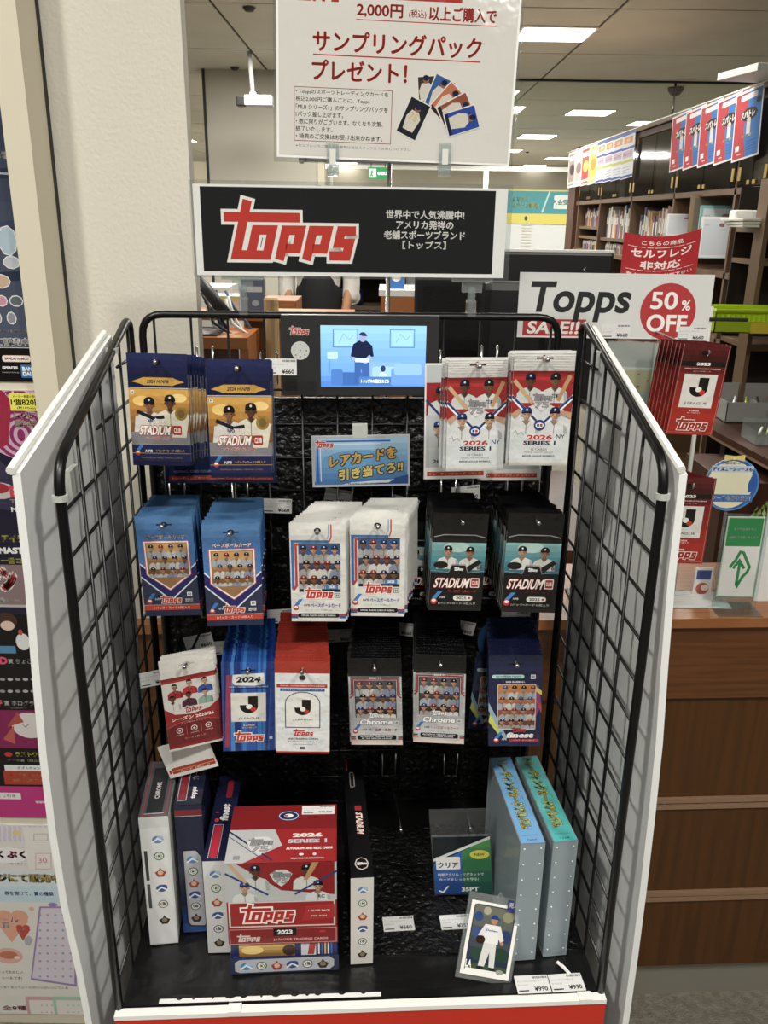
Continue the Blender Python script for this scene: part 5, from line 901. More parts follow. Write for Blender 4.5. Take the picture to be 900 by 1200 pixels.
for i in range(1, 7):
    o = copy_tree(tmp); d = .008*i; tag(o, 'maroon 2023 football pack behind the front of the upper maroon stack', 'card pack', 'maroon packs in the upper stack right of the rack', T(pa.x-.36*d, pa.y+d, pa.z-.02*d) @ RT('Z', 1+random.uniform(-1, 1)) @ RT('X', 7) @ RT('Y', 1.8))
for i in range(10):
    o = copy_tree(tmp); d = .008*i; tag(o, 'maroon 2023 football pack, front of the lower maroon stack beside the white board' if i == 0 else 'maroon 2023 football pack in the lower maroon stack beside the white board', 'card pack', 'maroon packs in the lower stack right of the rack', T(pb.x-.3*d, pb.y+d, pb.z-.12*d) @ RT('Z', -2+random.uniform(-1, 1)) @ RT('X', 4) @ RT('Y', 0))
for P_, w_ in ((pa, 'upper'), (pb, 'lower')):
    hk = thing('peg_hook', 'peg hook of the %s maroon stack right of the rack' % w_, 'hook', T(P_.x, 1.43, P_.z-.012), 'hooks right of the rack'); rod('hook_rod', hk, [(0, -.003, 0), (0, P_.y-1.43-.008, 0), (0, P_.y-1.43-.012, .004)], .0017, 'chrome_steel'); bx('hook_base', hk, -.01, -.004, -.01, .01, 0, .012, 'chrome_steel')
def pouch(u0, v0, u1, v1, Y, label, col1, col2):
    a = W(u0, v0, Y); b = W(u1, v1, Y); w, h = b.x-a.x, a.z-b.z; o = thing('clear_pouch', label, 'pouch', T(a.x, Y, b.z), 'clear pouches under the sale sign'); kx, ky = w*1000, h*1000
    bx('clear_bag', o, 0, -.004, 0, w, .005, h, 'clear_bag_film'); bx('inner_sheets', o, .002, -.002, .002, w-.002, .003, h*.72, 'white_paper')
    p = Pr(kx-4, ky*.72-2, col1); p.rect(0, 0, kx-4, ky*.12, 'c8ccc4'); p.grad(0, ky*.12, kx-4, ky*.45, 'a8bcae', '9ab0a0', 3); p.rect(0, ky*.45, kx-4, ky*.68, col2); r = random.Random(3)
    for i in range(9): x, y = r.uniform(4, kx-8), ky*r.uniform(.48, .66); p.ell(x, y, 2.4, 1.4, '8a6a3c', 7)
    if kx < 40: p.rrect(6, ky*.28, kx-8, ky*.4, 'e0e6ec', 1); p.txt('キャラ', kx*.45, ky*.34, 3.4, '2a6ab0', .03); p.ell(6, ky*.2, 2, 2, 'c83028', 8)
    p.face('inner_print', o, 'print_paper', (.002, -.0024, .002)); bx('bag_header', o, 0.001, -.001, h*.722, w-.001, .001, h-.001, 'hazy_film')
pouch(712, 400, 765, 507, 1.30, 'clear pouch with beige and green sheets under the sale sign, left one', 'b8c4b4', 'b6ad86'); pouch(767, 402, 789, 507, 1.27, 'narrow clear pouch with blue sticker beside the maroon packs', 'b8c4b4', 'b0a27c')
for u, v, pr_, w_ in ((722, 388, '¥660', 'at the lower edge of the sale sign, near its middle'), (811, 391, '¥660', 'at the lower right corner of the sale sign')): price_tag(u, v, 0, 45, 22, 1, pr_, 'white price tag ' + w_, ywa=1.37)
# red notice, green card in an acrylic stand, round notice
A = W(727, 320, 1.5); B = W(818, 322, 1.5); w = B.x-A.x; h = W(770, 268, 1.5).z-A.z
o = thing('red_notice', 'curved red notice with white lettering behind the sale sign', 'sign', T(A.x, 1.5, A.z-.036)); kx, ky = w*1000, h*1000+20
p = Pr(kx, ky); N = 10
def curve(v): x = v.x; t = x/w; return Vector((x-.004*sin(2*t), v.y-.012*sin(pi*t), v.z+.010*(2*t-1)**2+.008*t))
for i in range(N): p.rect(kx*i/N, 0, kx*(i+1)/N, ky, 'b4242c')
p.txt('こちらの商品', kx*.5, ky*.88, 6.5, 'f0ece8', .03, w=kx*.54); p.txt('セルフレジ', kx*.5, ky*.7, 12, 'f0ece8', .05, w=kx*.78); p.txt('非対応', kx*.5, ky*.5, 12, 'f0ece8', .05, w=kx*.52); p.stroke([(kx*(.06+.088*i), ky*.8) for i in range(11)], .7, 'f0ece8'); p.stroke([(kx*(.06+.088*i), ky*.40) for i in range(11)], .7, 'f0ece8'); p.txt('有人レジをご利用下さい', kx*.5, ky*.32, 5, 'f0ece8', .03, w=kx*.86)
p.face('notice_print', o, 'print_gloss', (0, -.0006, 0), bulge=curve)
b = MB(); vs = [curve(Vector((w*i/N, y, z))) for i in range(N+1) for y, z in ((0, 0), (0, ky/1000), (.001, ky/1000), (.001, 0))]; b.add(vs, [(i*4+a, i*4+(a+1) % 4, i*4+4+(a+1) % 4, i*4+4+a) for i in range(N) for a in range(4)]+[(0, 1, 2, 3), (4*N+3, 4*N+2, 4*N+1, 4*N)], 'red_paint').build('notice_sheet', o); rod('stem', o, [(w/2, .004, -.58+.0), (w/2, .004, .03)], .003, 'clear_plastic')
A = W(836, 695, 1.40); B = W(892, 603, 1.40)
o = thing('green_notice', 'green and white hearing-support notice in a clear acrylic stand on the counter', 'sign', T(A.x, 1.385, .9)); w = .064; h = B.z-A.z
MB().box(-.004, .004, 0, w+.010, .006, B.z-.9+.004, 'acrylic').box(-.004, -.03, 0, w+.010, .03, .002, 'acrylic').build('acrylic_stand', o)
z0 = A.z-.9; MB().box(0, .001, z0, w, .003, z0+h, 'white_paper').build('notice_card', o); kx, ky = w*1000, h*1000; p = Pr(kx, ky); p.rrect(0, 0, kx, ky, '9fd0ae', 4); p.rrect(1.6, 1.6, kx-1.6, ky-1.6, 'dcdcda', 3); p.rrect(2, ky*.64, kx-2, ky-2, '1f8a48', 2)
p.txt('耳の不自由な方は', kx*.5, ky*.85, 4.4, 'e4f0e6', .03, w=kx*.6); p.txt('筆談にて対応いたします', kx*.5, ky*.75, 4.4, 'e4f0e6', .03, w=kx*.78)
G = '22894a'; p.stroke([(kx*.24, ky*.37), (kx*.38, ky*.47), (kx*.47, ky*.57), (kx*.56, ky*.56), (kx*.78, ky*.38), (kx*.74, ky*.32), (kx*.62, ky*.25), (kx*.52, ky*.14), (kx*.49, ky*.16), (kx*.5, ky*.44)], 5.2, G); p.stroke([(kx*.34, ky*.36), (kx*.48, ky*.46), (kx*.64, ky*.36)], 5.2, G); p.txt('筆談マーク', kx*.5, ky*.07, 1.8, '70a080', w=kx*.14); p.face('notice_print', o, 'print_gloss', (0, .0008, z0))
C_ = W(857, 568, 1.46); o = thing('round_notice', 'round blue-rimmed notice with a yellow bow above the green card', 'sign', T(C_.x, 1.46, .9)); R0 = .049; zc = C_.z-.9
MB().lathe([(.0002, 0), (R0, 0), (R0, .002), (.0002, .002)], 'white_paper', 28, T(0, .002, zc) @ RT('X', 90)).build('notice_disc', o); rod('stem', o, [(0, .006, 0), (0, .006, zc)], .003, 'clear_plastic'); p = Pr(98, 104); p.ell(49, 49, 49, 49, '4a8ad0', 28); p.ell(49, 49, 46, 46, '2a5fae', 28); p.ell(46, 49, 42, 44, 'ece8c4', 24)
p.rect(10, 72, 84, 84, 'c4d4ee'); p.txt('ディズニーシリーズも', 47, 78, 8, '3a66b8', .03, w=70, out='f4f6fa', ob=.05); p.txt('店舗限定NEW!', 47, 89, 5, '5a8ad0', .02, w=42); p.rect(6, 17, 90, 31, '3a6fbe'); p.txt('ケースもあります!', 52, 24, 9, 'f4f6fa', .05, w=68); p.poly([(80, 34), (92, 40), (92, 66), (84, 70), (78, 50)], '2a62b4')
p.poly([(30, 92), (46, 96), (46, 102), (30, 104)], 'e8cf74'); p.poly([(66, 92), (50, 96), (50, 102), (66, 104)], 'e8cf74'); p.ell(48, 98.5, 4, 4, 'f0dc94', 8); p.face('notice_print', o, 'print_gloss', (-.049, -.0006, zc-.049))
# small things on the counter
q = W(848, 670, 1.43); o = MB().box(-.012, 0, 0, .02, .002, .06, 'white_paper').build('picture_card'); p = Pr(32, 60, 'd8d4d0'); p.rect(3, 38, 29, 56, '3a4a8a'); p.ell(16, 20, 12, 12, 'b8564a'); p.ell(20, 22, 7, 6, 'e4d0c0'); p.face('card_print', o, 'print_paper', (-.012, -.0003, 0)); tag(o, 'small photo card with red food picture behind the acrylic stand', 'card', None, T(W(820, 690, 1.43).x, 1.43, .9))
q = WZ(800, 706, .9); o = MB(); r = random.Random(6); vs = []; n = 8
for j in range(n+1):
    for i in range(n+1): vs.append((-.12+.24*i/n, -.035+.07*j/n, .002+.012*r.random()*(0 < i < n)*(0 < j < n)))
o.add(vs, [(j*(n+1)+i, j*(n+1)+i+1, (j+1)*(n+1)+i+1, (j+1)*(n+1)+i) for j in range(n) for i in range(n)], 'bag_white').add([(v[0], v[1], .0006) for v in vs], [(j*(n+1)+i, j*(n+1)+i+1, (j+1)*(n+1)+i+1, (j+1)*(n+1)+i) for j in range(n) for i in range(n)], 'white_paper'); o = o.build('plastic_bag'); tag(o, 'crumpled clear plastic bag lying on the counter beside the white board', 'bag', None, T(q.x-.04, q.y+.01, .9))
q = W(905, 620, 1.42); bx_ = MB().box(-.012, 0, 0, .06, .006, .19, 'white_board', bev=.002).build('white_plate'); tag(bx_, 'white rounded plate standing upright at the right edge on the counter', 'board', None, T(q.x, 1.42, .9))
pl = thing('flower_pot', 'small potted greenery on the counter behind the green notice', 'plant', T(W(886, 650, 1.54).x, 1.54, .9)); MB().lathe([(.018, 0), (.024, .04), (.02, .042)], 'white_board', 14).build('pot', pl, smooth=True)
r = random.Random(12); lf = MB()
for i in range(60):
    a, b2, rr = r.uniform(0, 6.28), r.uniform(.2, 1.4), r.uniform(.015, .045); c = Vector((cos(a)*cos(b2)*rr, sin(a)*cos(b2)*rr, .05+sin(b2)*rr*2.2)); M_ = T(*c) @ Matrix.Rotation(a, 4, 'Z') @ Matrix.Rotation(b2, 4, 'Y'); lf.add([(0, -.004, 0), (.009, 0, .003), (0, .004, 0), (-.009, 0, .001)], [(0, 1, 2, 3)], 'leaf', M_)
lf = lf.build('foliage', pl); lf['kind'] = 'stuff'
# ---------------------------------------------------------------- checkout monitor and till behind the rack
A = W(595, 292, 1.95); B = W(720, 300, 1.95); o = thing('checkout_monitor', 'wide black monitor seen from behind, left of the sale sign', 'monitor', T(A.x-.2, 1.95, A.z-.34)); wB = B.x-A.x+.2
MB().box(0, 0, 0, wB, .03, .335, 'monitor_black', bev=.006).build('screen_shell', o); bx('top_edge', o, 0, .0, .335, wB, .03, .34, 'lamp_frame'); bx('speaker_mesh', o, .02, -.002, .12, wB-.1, 0, .26, 'mesh_black'); MB().tube([(wB/2, .02, .02), (wB/2, .03, .91-A.z+.34)], .02, 'dark_metal', 8).build('stand_neck', o); bx('stand_foot', o, wB/2-.1, -.06, .9-A.z+.34, wB/2+.1, .1, .915-A.z+.34, 'dark_metal'); d = MB(); d.tube([(-.006, 0, 0), (0, 0, .006), (.006, 0, 0), (0, 0, -.006)], .0008, 'lamp_frame', 5, M=T(W(688, 307, 1.95).x-A.x+.2, -.0005, .30), closed=True); d.build('maker_mark', o)
A = W(567, 330, 1.72); B = W(640, 420, 1.72); o = thing('till_display', 'black rounded till display behind the right end of the grid', 'display', T(A.x, 1.72, .9)); MB().box(0, 0, .18, B.x-A.x, .05, A.z-.9, 'monitor_black', bev=.016).build('display_shell', o, smooth=False); bx('foot', o, .03, .0, 0, .1, .05, .18, 'dark_metal')
tb = thing('back_desk', 'work table behind the counter that carries the till', 'table', T(-.22, 1.66, 0)); bx('table_top', tb, 0, 0, .87, .72, .6, .9, 'case_wood')
for x in (0, .67):
    for y in (0, .55): bx('leg', tb, x, y, 0, x+.05, y+.05, .87, 'case_wood')
# ---------------------------------------------------------------- book case along the right, seen end on
bc = thing('bookcase', 'long dark wooden book case with glass doors above open shelves, at the right', 'bookcase', T(1.7, 4.1, 0)); LY = 4.4; TOP = 2.15; DP = .4
ups = [.0, .39, 1.34, 2.28, 3.22, 4.05]
bx('end_panel', bc, -.005, LY, 0, .55, LY+.04, TOP, 'case_wood'); bx('end_panel', bc, 0, -.02, 0, DP, 0, TOP, 'case_wood'); bx('back_panel', bc, DP, 0, 0, DP+.02, LY, TOP, 'case_back')
bx('end_pilaster', bc, -.02, LY-.26, 0, .02, LY+.04, TOP+.02, 'case_wood')
bx('top_board', bc, -.03, -.02, TOP-.03, DP+.02, LY-.2, TOP, 'case_shelf'); bx('cornice', bc, -.01, -.02, TOP-.07, .02, LY-.2, TOP-.035, 'case_wood')
for z in (1.68, 1.28, .95, .72, .1): bx('shelf', bc, 0, 0, z, DP, LY, z+.03, 'case_shelf')
for z, a, b_ in ((1.48, 3.22, 4.1), (1.52, 0, .39), (1.40, 2.28, 4.1)): bx('shelf', bc, .02, a, z, DP, b_, z+.022, 'case_shelf')
for y in ups: bx('upright', bc, 0, y-.012, .1, DP, y+.012, TOP-.03, 'case_shelf')
for i in range(5):
    y0, y1 = ups[i], ups[i+1]; ym = (y0+y1)/2
    for a, b_, s_ in ((y0+.015, ym-.004, 1), (ym+.004, y1-.015, -1)):
        dr = bx('glass_door', bc, -.004, a, 1.715, .002, b_, TOP-.075, 'cabinet_glass'); yy = b_-.03 if s_ > 0 else a+.03
        for z in (1.74, 2.05): bx('brass_hinge', dr, -.009, (a+.012 if s_ > 0 else b_-.045), z, -.004, (a+.045 if s_ > 0 else b_-.012), z+.06, 'brass')
        bx('door_catch', dr, -.010, yy-.018, 1.72, -.004, yy+.018, 1.74, 'brass')
    for k in range(3 if y1-y0 > .5 else 1):
        y = y0+.1+.25*k; bx('stored_box', bc, .1, y, 1.711, .36, y+random.uniform(.12, .2), 1.711+random.uniform(.12, .3), random.choice(('grey_plastic', 'case_shelf', 'kraft', 'lamp_frame')))
BK = ['8e8a86', 'b8b2a8', '5a4a48', 'c8c4bc', '7a3a34', '4a5a78', '9c948c', 'd0ccc4', '6a6660', 'a86a5a', '8a2a6a', 'c8a040']
for c in BK: mat('cover_'+c, c, .6)
def books(y0, y1, z, hmin, hmax, grp, x=.06):
    y = y0; r = random.Random(int(y0*100+z*10))
    while y < y1:
        t = r.uniform(.02, .05); h = r.uniform(hmin, hmax); c = r.choice(BK); o = MB().box(0, 0, 0, .2, t, h, 'cover_'+c).build('book')
        if t > .028: bx('spine_label', o, -.0008, t*.2, h*.55, 0, t*.8, h*.85, 'white_paper')
        tag(o, 'book or file standing on the %s' % grp, 'book', 'books on the '+grp, T(1.7+x, 4.1+y, z)); y += t+.003
books(2.35, 3.15, 1.422, .16, .24, 'middle shelf of the book case near its far end')
books(1.40, 2.22, 1.31, .22, .34, 'open shelf left of the red notice'); books(3.3, 4.0, 1.502, .10, .16, 'uppermost open shelf at the far end'); books(3.3, 4.0, 1.31, .07, .085, 'low shelf at the far end'); books(2.35, 3.15, 1.31, .06, .085, 'shelf under the middle shelf books')
def slab(name, label, cat, x, y, z, w, t, h, m, rz=90, tilt=0, grp=None, art=None):
    o = MB().box(-w/2, 0, 0, w/2, t, h, m, bev=min(.002, t/3)).build(name)
    if art: p = Pr(w*1000, h*1000); art(p, w*1000, h*1000); p.face('cover_print', o, 'print_paper', (-w/2, -.0004, 0))
    return tag(o, label, cat, grp, T(x, y, z) @ RT('Z', rz) @ RT('X', tilt))
def frame_art(col, inner): return lambda p, w, h: (p.rect(0, 0, w, h, col), p.rect(w*.08, h*.06, w*.92, h*.94, inner), p.txt('お知らせ', w*.2, h*.8, h*.05, '606068', w=w*.14), p.ell(w*.7, h*.8, w*.12, h*.05, '8a5a60', 8))
for u, v, Y, w_, h_, m_, lab, ar in ((832, 302, 4.95, .27, .33, 'case_shelf', 'large brown framed board leaning in the book case, behind two lighter frames', lambda p, w, h: (p.rect(0, 0, w, h, '7a6444'), p.rect(w*.08, h*.06, w*.92, h*.94, '5c5448'))),
    (836, 303, 4.80, .19, .27, 'lamp_frame', 'pale teal-edged frame leaning in the book case, middle of three', frame_art('5a9a9c', 'b0b8ba')), (835, 302, 4.6, .15, .20, 'lamp_frame', 'white framed sheet leaning in front of the other frames', frame_art('d8dadc', 'c2c8d0')),
    (796, 276, 5.3, .16, .12, 'lamp_frame', 'small white frame above the red notice in the book case', frame_art('d0d2d4', 'b8bcc2'))):
    q = W(u, v, Y); slab('framed_sheet', lab, 'frame', q.x, Y, q.z, w_, .015, h_, m_, -12, -5, art=ar)
# papers, holders and trays of the near shelves
for i, (u, v, w_, h_, Y, c, lab, rz) in enumerate(((758+92, 322, .2, .20, 3.9, 'lamp_frame', 'grey document holder hanging left of the kraft envelopes', 0), (868, 318, .14, .2, 3.8, 'kraft', 'kraft envelopes standing in the near shelf', 0), (900, 322, .2, .17, 3.7, 'white_board', 'white folded papers at the right edge of the near shelf', 0),
    (846, 372, .12, .22, 3.6, 'lamp_frame', 'pale paper sheet hanging beside the sale sign', 0), (862, 402, .12, .16, 3.4, 'white_paper', 'small memo with red handwriting beside the lime basket', 0), (885, 425, .26, .20, 3.3, 'white_paper', 'white paper bag with red handwriting on the desk', 8), (905, 395, .12, .3, 3.3, 'white_paper', 'white upright sheet at the right picture edge by the lime basket', 0))):
    q = W(u, v, Y); ar = None
    if 'memo' in lab: ar = lambda p, w, h: (p.rect(0, 0, w, h, 'e0dcd8'), p.txt('100枚', w*.5, h*.8, h*.16, 'c85a58', w=w*.6), p.txt('在庫あり', w*.5, h*.5, h*.15, 'c85a58', w=w*.7), p.txt('50枚', w*.6, h*.2, h*.15, 'c85a58', w=w*.5))
    if 'bag with' in lab: ar = lambda p, w, h: (p.rect(0, 0, w, h, 'dcdcdc'), p.rect(w*.05, h*.93, w*.6, h*.97, 'a8a8a8'), p.txt('こちら使用中です', w*.35, h*.42, h*.11, 'c85a68', w=w*.6))
    o = slab('paper_sheet' if c != 'kraft' else 'envelope', lab, 'paper', q.x, Y, q.z-h_/2, w_, .02, h_, c, 0, -4, art=ar); o.matrix_world = o.matrix_world @ RT('Y', rz)
for i in range(3): q = W(905, 262-8*i+14, 3.8); o = slab('paper_stack', 'loose white papers stacked on the near shelf, %s layer' % ('lowest', 'middle', 'upper')[i], 'paper', q.x, 3.75, 1.53+.012*i+.002, .3, .2, .01, 'white_paper', 3*i)
for u in (874, 894): q = W(u, 247, 3.85); o = MB().box(-.04, 0, 0, .04, .08, .07, 'lamp_frame', bev=.01).build('paper_roll_box'); tag(o, 'little white box on the near shelf, ' + ('left one' if u < 880 else 'right one'), 'box', None, T(q.x, 3.85, 1.53))
sh = thing('wall_shelf', 'dark wood side shelf unit right of the frames with papers on it', 'shelf', T(1.56, 3.7, .0))
for z in (1.53, 1.40, 1.05): bx('shelf_board', sh, .0, 0, z-.02, .9, .35, z, 'case_shelf')
bx('side_panel', sh, -.02, 0, 0, 0, .10, 1.72, 'case_shelf'); bx('back_panel', sh, 0, .35, 0, .9, .36, 1.7, 'case_back')
# lime basket
q = W(836, 390, 3.45); o = thing('lime_basket', 'lime green plastic basket with round holes, on the shelf by the sale sign', 'basket', T(q.x, 3.45, q.z)); b = MB()
h, w, d = .085, .32, .2
b.box(0, 0, 0, w, d, .004, 'lime').box(0, 0, 0, w, .004, h*.55, 'lime').box(0, 0, h*.85, w, .004, h, 'lime').box(0, d-.004, 0, w, d, h, 'lime').box(0, 0, 0, .004, d, h, 'lime').box(w-.004, 0, 0, w, d, h, 'lime')
for i in range(17): b.box(i*w/16-.004, 0, h*.55, i*w/16+.004, .004, h*.85, 'lime')
b.build('basket_body', o); MB().tube([(0, -.004, h), (w, -.004, h), (w, d+.004, h), (0, d+.004, h)], .006, 'lime', 6, closed=True).build('rim', o); bx('basket_label', o, w*.45, -.002, .0, w*.8, -.001, h*.5, 'yellow')
# desk with trays at the right
dk2 = thing('writing_desk', 'brown desk with a light edge behind the counter at the right', 'desk', T(1.36, 3.0, 0)); a, b_ = WZ(847, 507, .76), WZ(905, 541, .76)
pts = [(a.x-.02, 3.66), (a.x-.02, a.y), (b_.x, b_.y), (b_.x+.9, b_.y-.3), (b_.x+.9, 3.66)]
def slabtop(z0, z1, m, nm, par): 
    vs = [(x-1.36, y-3.0, z0) for x, y in pts]+[(x-1.36, y-3.0, z1) for x, y in pts]; n = len(pts); MB().add(vs, [tuple(range(n-1, -1, -1)), tuple(range(n, 2*n))]+[(i, (i+1) % n, (i+1) % n+n, i+n) for i in range(n)], m).build(nm, par)
slabtop(.735, .76, 'case_wood', 'desk_top', dk2); slabtop(.725, .737, 'wood_edge', 'edge_band', dk2); bx('modesty_panel', dk2, .05, .45, 0, 1.0, .5, .72, 'case_back')
def tray(u, v, Y, w, d, h, label, m='grey_plastic'):
    q = W(u, v, Y); o = thing('desk_organizer', label, 'organizer', T(q.x, Y, .762)); b = MB(); b.box(0, 0, 0, w, d, .004, m).box(0, 0, 0, w, .004, h, m).box(0, d-.004, 0, w, d, h*1.5, m).box(0, 0, 0, .004, d, h, m).box(w-.004, 0, 0, w, d, h, m).box(w*.5, 0, 0, w*.5+.003, d, h*.8, m).build('tray_body', o)
    for i, c in enumerate(('white_paper', 'lime', 'dark_metal', 'red_paint', 'yellow')): rod('pen', o, [(w*.1+w*.16*i, .03, h*.75), (w*.3+w*.14*i, d-.04, h*.8+.005)], .005, c, 6)
    return o
tray(848, 505, 3.5, .34, .22, .085, 'clear grey desk organizer full of pens on the brown desk'); tray(884, 528, 3.12, .2, .14, .05, 'small clear tray with green lid at the right picture edge', 'clear_plastic')
# things under and on the desk that fill the dark space
slab('storage_box', 'dark storage box under the brown desk', 'box', 1.6, 2.9, .0, .8, .4, .68, 'case_wood', 0); slab('keyboard_box', 'black flat machine on the desk behind the organizer', 'machine', 2.05, 3.3, .762, .5, .3, .16, 'dark_metal', 0)
# ---------------------------------------------------------------- flyers hung from the book case top
def flyer(art, label, grp, y, w=.21, h=.30, sway=3, z=2.13, x=1.655):
    p = Pr(w*1000, h*1000); art(p, w*1000, h*1000); o = MB().box(-w/2, 0, -h, w/2, .001, 0, 'white_paper').build('flyer'); p.face('flyer_print', o, 'print_paper', (-w/2, -.0005, -h)); return tag(o, label, 'flyer', grp, T(x, y, z) @ RT('Z', -82) @ RT('Y', -sway))
def fl_red(p, w, h):
    p.rect(0, 0, w, h, 'e0e0e4'); p.rect(8, 8, w-8, h-10, '2a74c0'); p.poly([(8, 8), (w*.5, 8), (w*.38, h*.45), (w*.52, h-10), (8, h-10)], 'b8343c'); p.rrect(w*.2, h*.86, w*.8, h*.94, 'e4e0e4', 6); p.ell(w*.55, h*.64, w*.3, h*.1, '20202c', 10); p.txt('スパトレ', w*.5, h*.65, h*.1, 'ece8e4', .08, w=w*.5, sk=.1); p.ell(w*.86, h*.8, w*.09, h*.05, '16203c', 8)
    p.rect(w*.48, h*.36, w*.62, h*.56, 'd0ccc4'); p.ell(w*.55, h*.56, w*.08, h*.04, 'd8c4a8', 8); [p.ell(w*x, h*.34, w*.05, h*.022, c, 6) for x, c in ((.36, 'c86a3a'), (.48, '5a8a4a'), (.62, 'c8a040'), (.74, '5a8a4a'))]; p.rrect(w*.12, h*.14, w*.26, h*.22, 'e8e4e4', 2); p.rect(w*.2, h*.08, w*.34, h*.1, 'e8b8b8'); [p.rect(w*.5, h*(.12+.04*i), w*.9, h*(.13+.04*i), '1c5aa0') for i in range(4)]
for i, (y, w_) in enumerate(((4.36, 'first'), (4.60, 'second'), (4.84, 'third'), (5.08, 'fourth'), (5.32, 'fifth'))): flyer(fl_red, 'red and blue flyer hanging from the book case, %s from the right' % w_, 'red and blue flyers on the book case', y, w=.235, sway=6)
def fl_blue(p, w, h):
    p.rect(0, 0, w, h, 'e2e4ec'); p.rect(0, h*.94, w, h, '5a7cc8'); p.rect(0, h*.63, w, h*.68, '4a6cc0'); p.rect(0, h*.02, w, h*.07, '3a5cb8'); p.rrect(w*.15, h*.76, w*.85, h*.9, 'e8a868', 6); p.txt('お得', w*.5, h*.83, h*.08, 'f0ece8', .04); p.rrect(w*.1, h*.45, w*.9, h*.6, 'd0b8cc', 4); p.txt('キャンペーン', w*.5, h*.52, h*.06, '6a5aa8', .03, w=w*.7); p.rect(0, h*.34, w, h*.4, 'c8cc60'); [p.rect(w*.15, h*(.12+.06*i), w*.8, h*(.135+.06*i), 'a8b4cc') for i in range(3)]
for i, (y, w_) in enumerate(((6.45, 'first'), (6.72, 'second'), (6.97, 'third'), (7.22, 'fourth'))): flyer(fl_blue, 'white and blue flyer in the far row, %s from the right' % w_, 'white and blue flyers in the far row', y, w=.21, sway=4)
def fl_col(a, b_, c):
    def f(p, w, h): p.rect(0, 0, w, h, 'd8d4cc'); p.rect(w*.06, h*.05, w*.94, h*.95, a); p.ell(w*.5, h*.5, w*.3, h*.16, b_, 10); p.rect(w*.15, h*.75, w*.85, h*.88, c); p.rect(w*.1, h*.1, w*.9, h*.16, c)
    return f
flyer(fl_col('d8c83c', 'b88a2c', 'f0e8a0'), 'yellow flyer in the far row of flyers', 'mixed flyers in the far row', 7.50, sway=4); flyer(fl_col('c8382c', 'e8b040', 'f0d8c8'), 'red flyer with a yellow figure in the far row', 'mixed flyers in the far row', 7.78, sway=4)
flyer(fl_col('a89c98', '70605c', 'c8c4c0'), 'grey flyer beside the red one in the far row', 'mixed flyers in the far row', 8.06, sway=4); flyer(fl_col('8a7a74', '3c3430', 'b8b4b0'), 'dim brownish flyer at the far end of the row', 'mixed flyers in the far row', 8.34, sway=4)
rod_ = rod('flyer_string', None, [(1.64, 2.8, 2.135), (1.64, 8.5, 2.135)], .003, 'white_edge', 5); tag(rod_, 'string along the book case top that carries the flyers', 'string')
q = W(868, 100, 4.2); o = slab('paper_pile', 'pale papers lying on top of the book case', 'paper', 1.78, 4.05, 2.152, .5, .3, .03, 'lamp_frame', 12)
# ---------------------------------------------------------------- far right of the shop: shutter and teal banner
A, B = W(590, 296, 16), W(660, 225, 16)
o = thing('far_counter', 'far white shuttered counter under a teal and yellow banner', 'counter', T(A.x-1.0, 16, 0)); bx('shutter', o, 0, 0, 0, 3.2, .3, W(600, 262, 16).z, 'shutter')
for i in range(9):
    for k in (1.3, 2.15): bx('slat_slot', o, k, -.01, 1.05+.05*i, k+.18, 0, 1.065+.05*i, 'wall_cream')
z0, z1 = W(600, 262, 16).z, W(600, 222, 16).z; MB().box(0, -.02, z0, 3.2, .28, z1, 'teal').build('banner_board', o); p = Pr(3200, (z1-z0)*1000); hh = (z1-z0)*1000; p.rect(0, 0, 3200, hh, '2a8a94'); p.rect(0, 0, 3200, hh*.3, 'c8bc40'); p.rect(0, hh*.96, 3200, hh, 'c8bc40'); p.txt('スマホで\nスポーツ観戦!', 1330, hh*.62, 190, 'c8d060', .03, w=480); p.poly([(1620, hh*.34), (1650, hh*.34), (1760, hh*.95), (1730, hh*.95)], 'a8c8c8'); p.rrect(1830, hh*.45, 2150, hh*.85, 'c4d4d0', 20); p.txt('入会受付', 1990, hh*.65, 90, '2a6a7a', .03); p.ell(1360, hh*.16, 30, 40, '30404a'); p.face('banner_print', o, 'print_paper', (0, -.021, z0))
q = W(443, 203, 20); o = thing('exit_sign', 'small green emergency exit sign far back under the ceiling', 'sign', T(q.x, 20, q.z)); MB().box(-.22, 0, -.12, .22, .08, .12, 'exit_green').build('sign_box', o); p = Pr(440, 240, 'd8f0e0'); p.rect(0, 0, 440, 240, '1c9a54'); p.rect(20, 30, 180, 210, 'e0f4e8'); p.ell(90, 165, 18, 18, '1c8b4a'); p.stroke([(90, 145), (80, 95), (50, 55)], 22, '1c8b4a'); p.stroke([(80, 95), (115, 50)], 20, '1c8b4a'); p.stroke([(60, 120), (95, 135), (125, 115)], 12, '1c8b4a'); p.txt('非常口', 310, 120, 70, 'e8f8f0', .03, w=200); p.face('sign_face', o, 'print_screen', (-.22, -.002, -.12))
for k in (-.15, .15): rod('hanger_rod', o, [(k, .04, .12), (k, .04, 3.0-q.z)], .01, 'dark_metal', 6)
rail = thing('light_rail', 'pale pinkish light rail with a post far back in the shop', 'rail', T(2.2, 22, 0)); q = W(570, 200, 22); bx('post', rail, q.x-2.2-.06, 0, 0, q.x-2.2+.06, .1, q.z, 'white_board'); bx('top_rail', rail, -4.5, 0, q.z, 6, .1, q.z+.1, 'white_board')
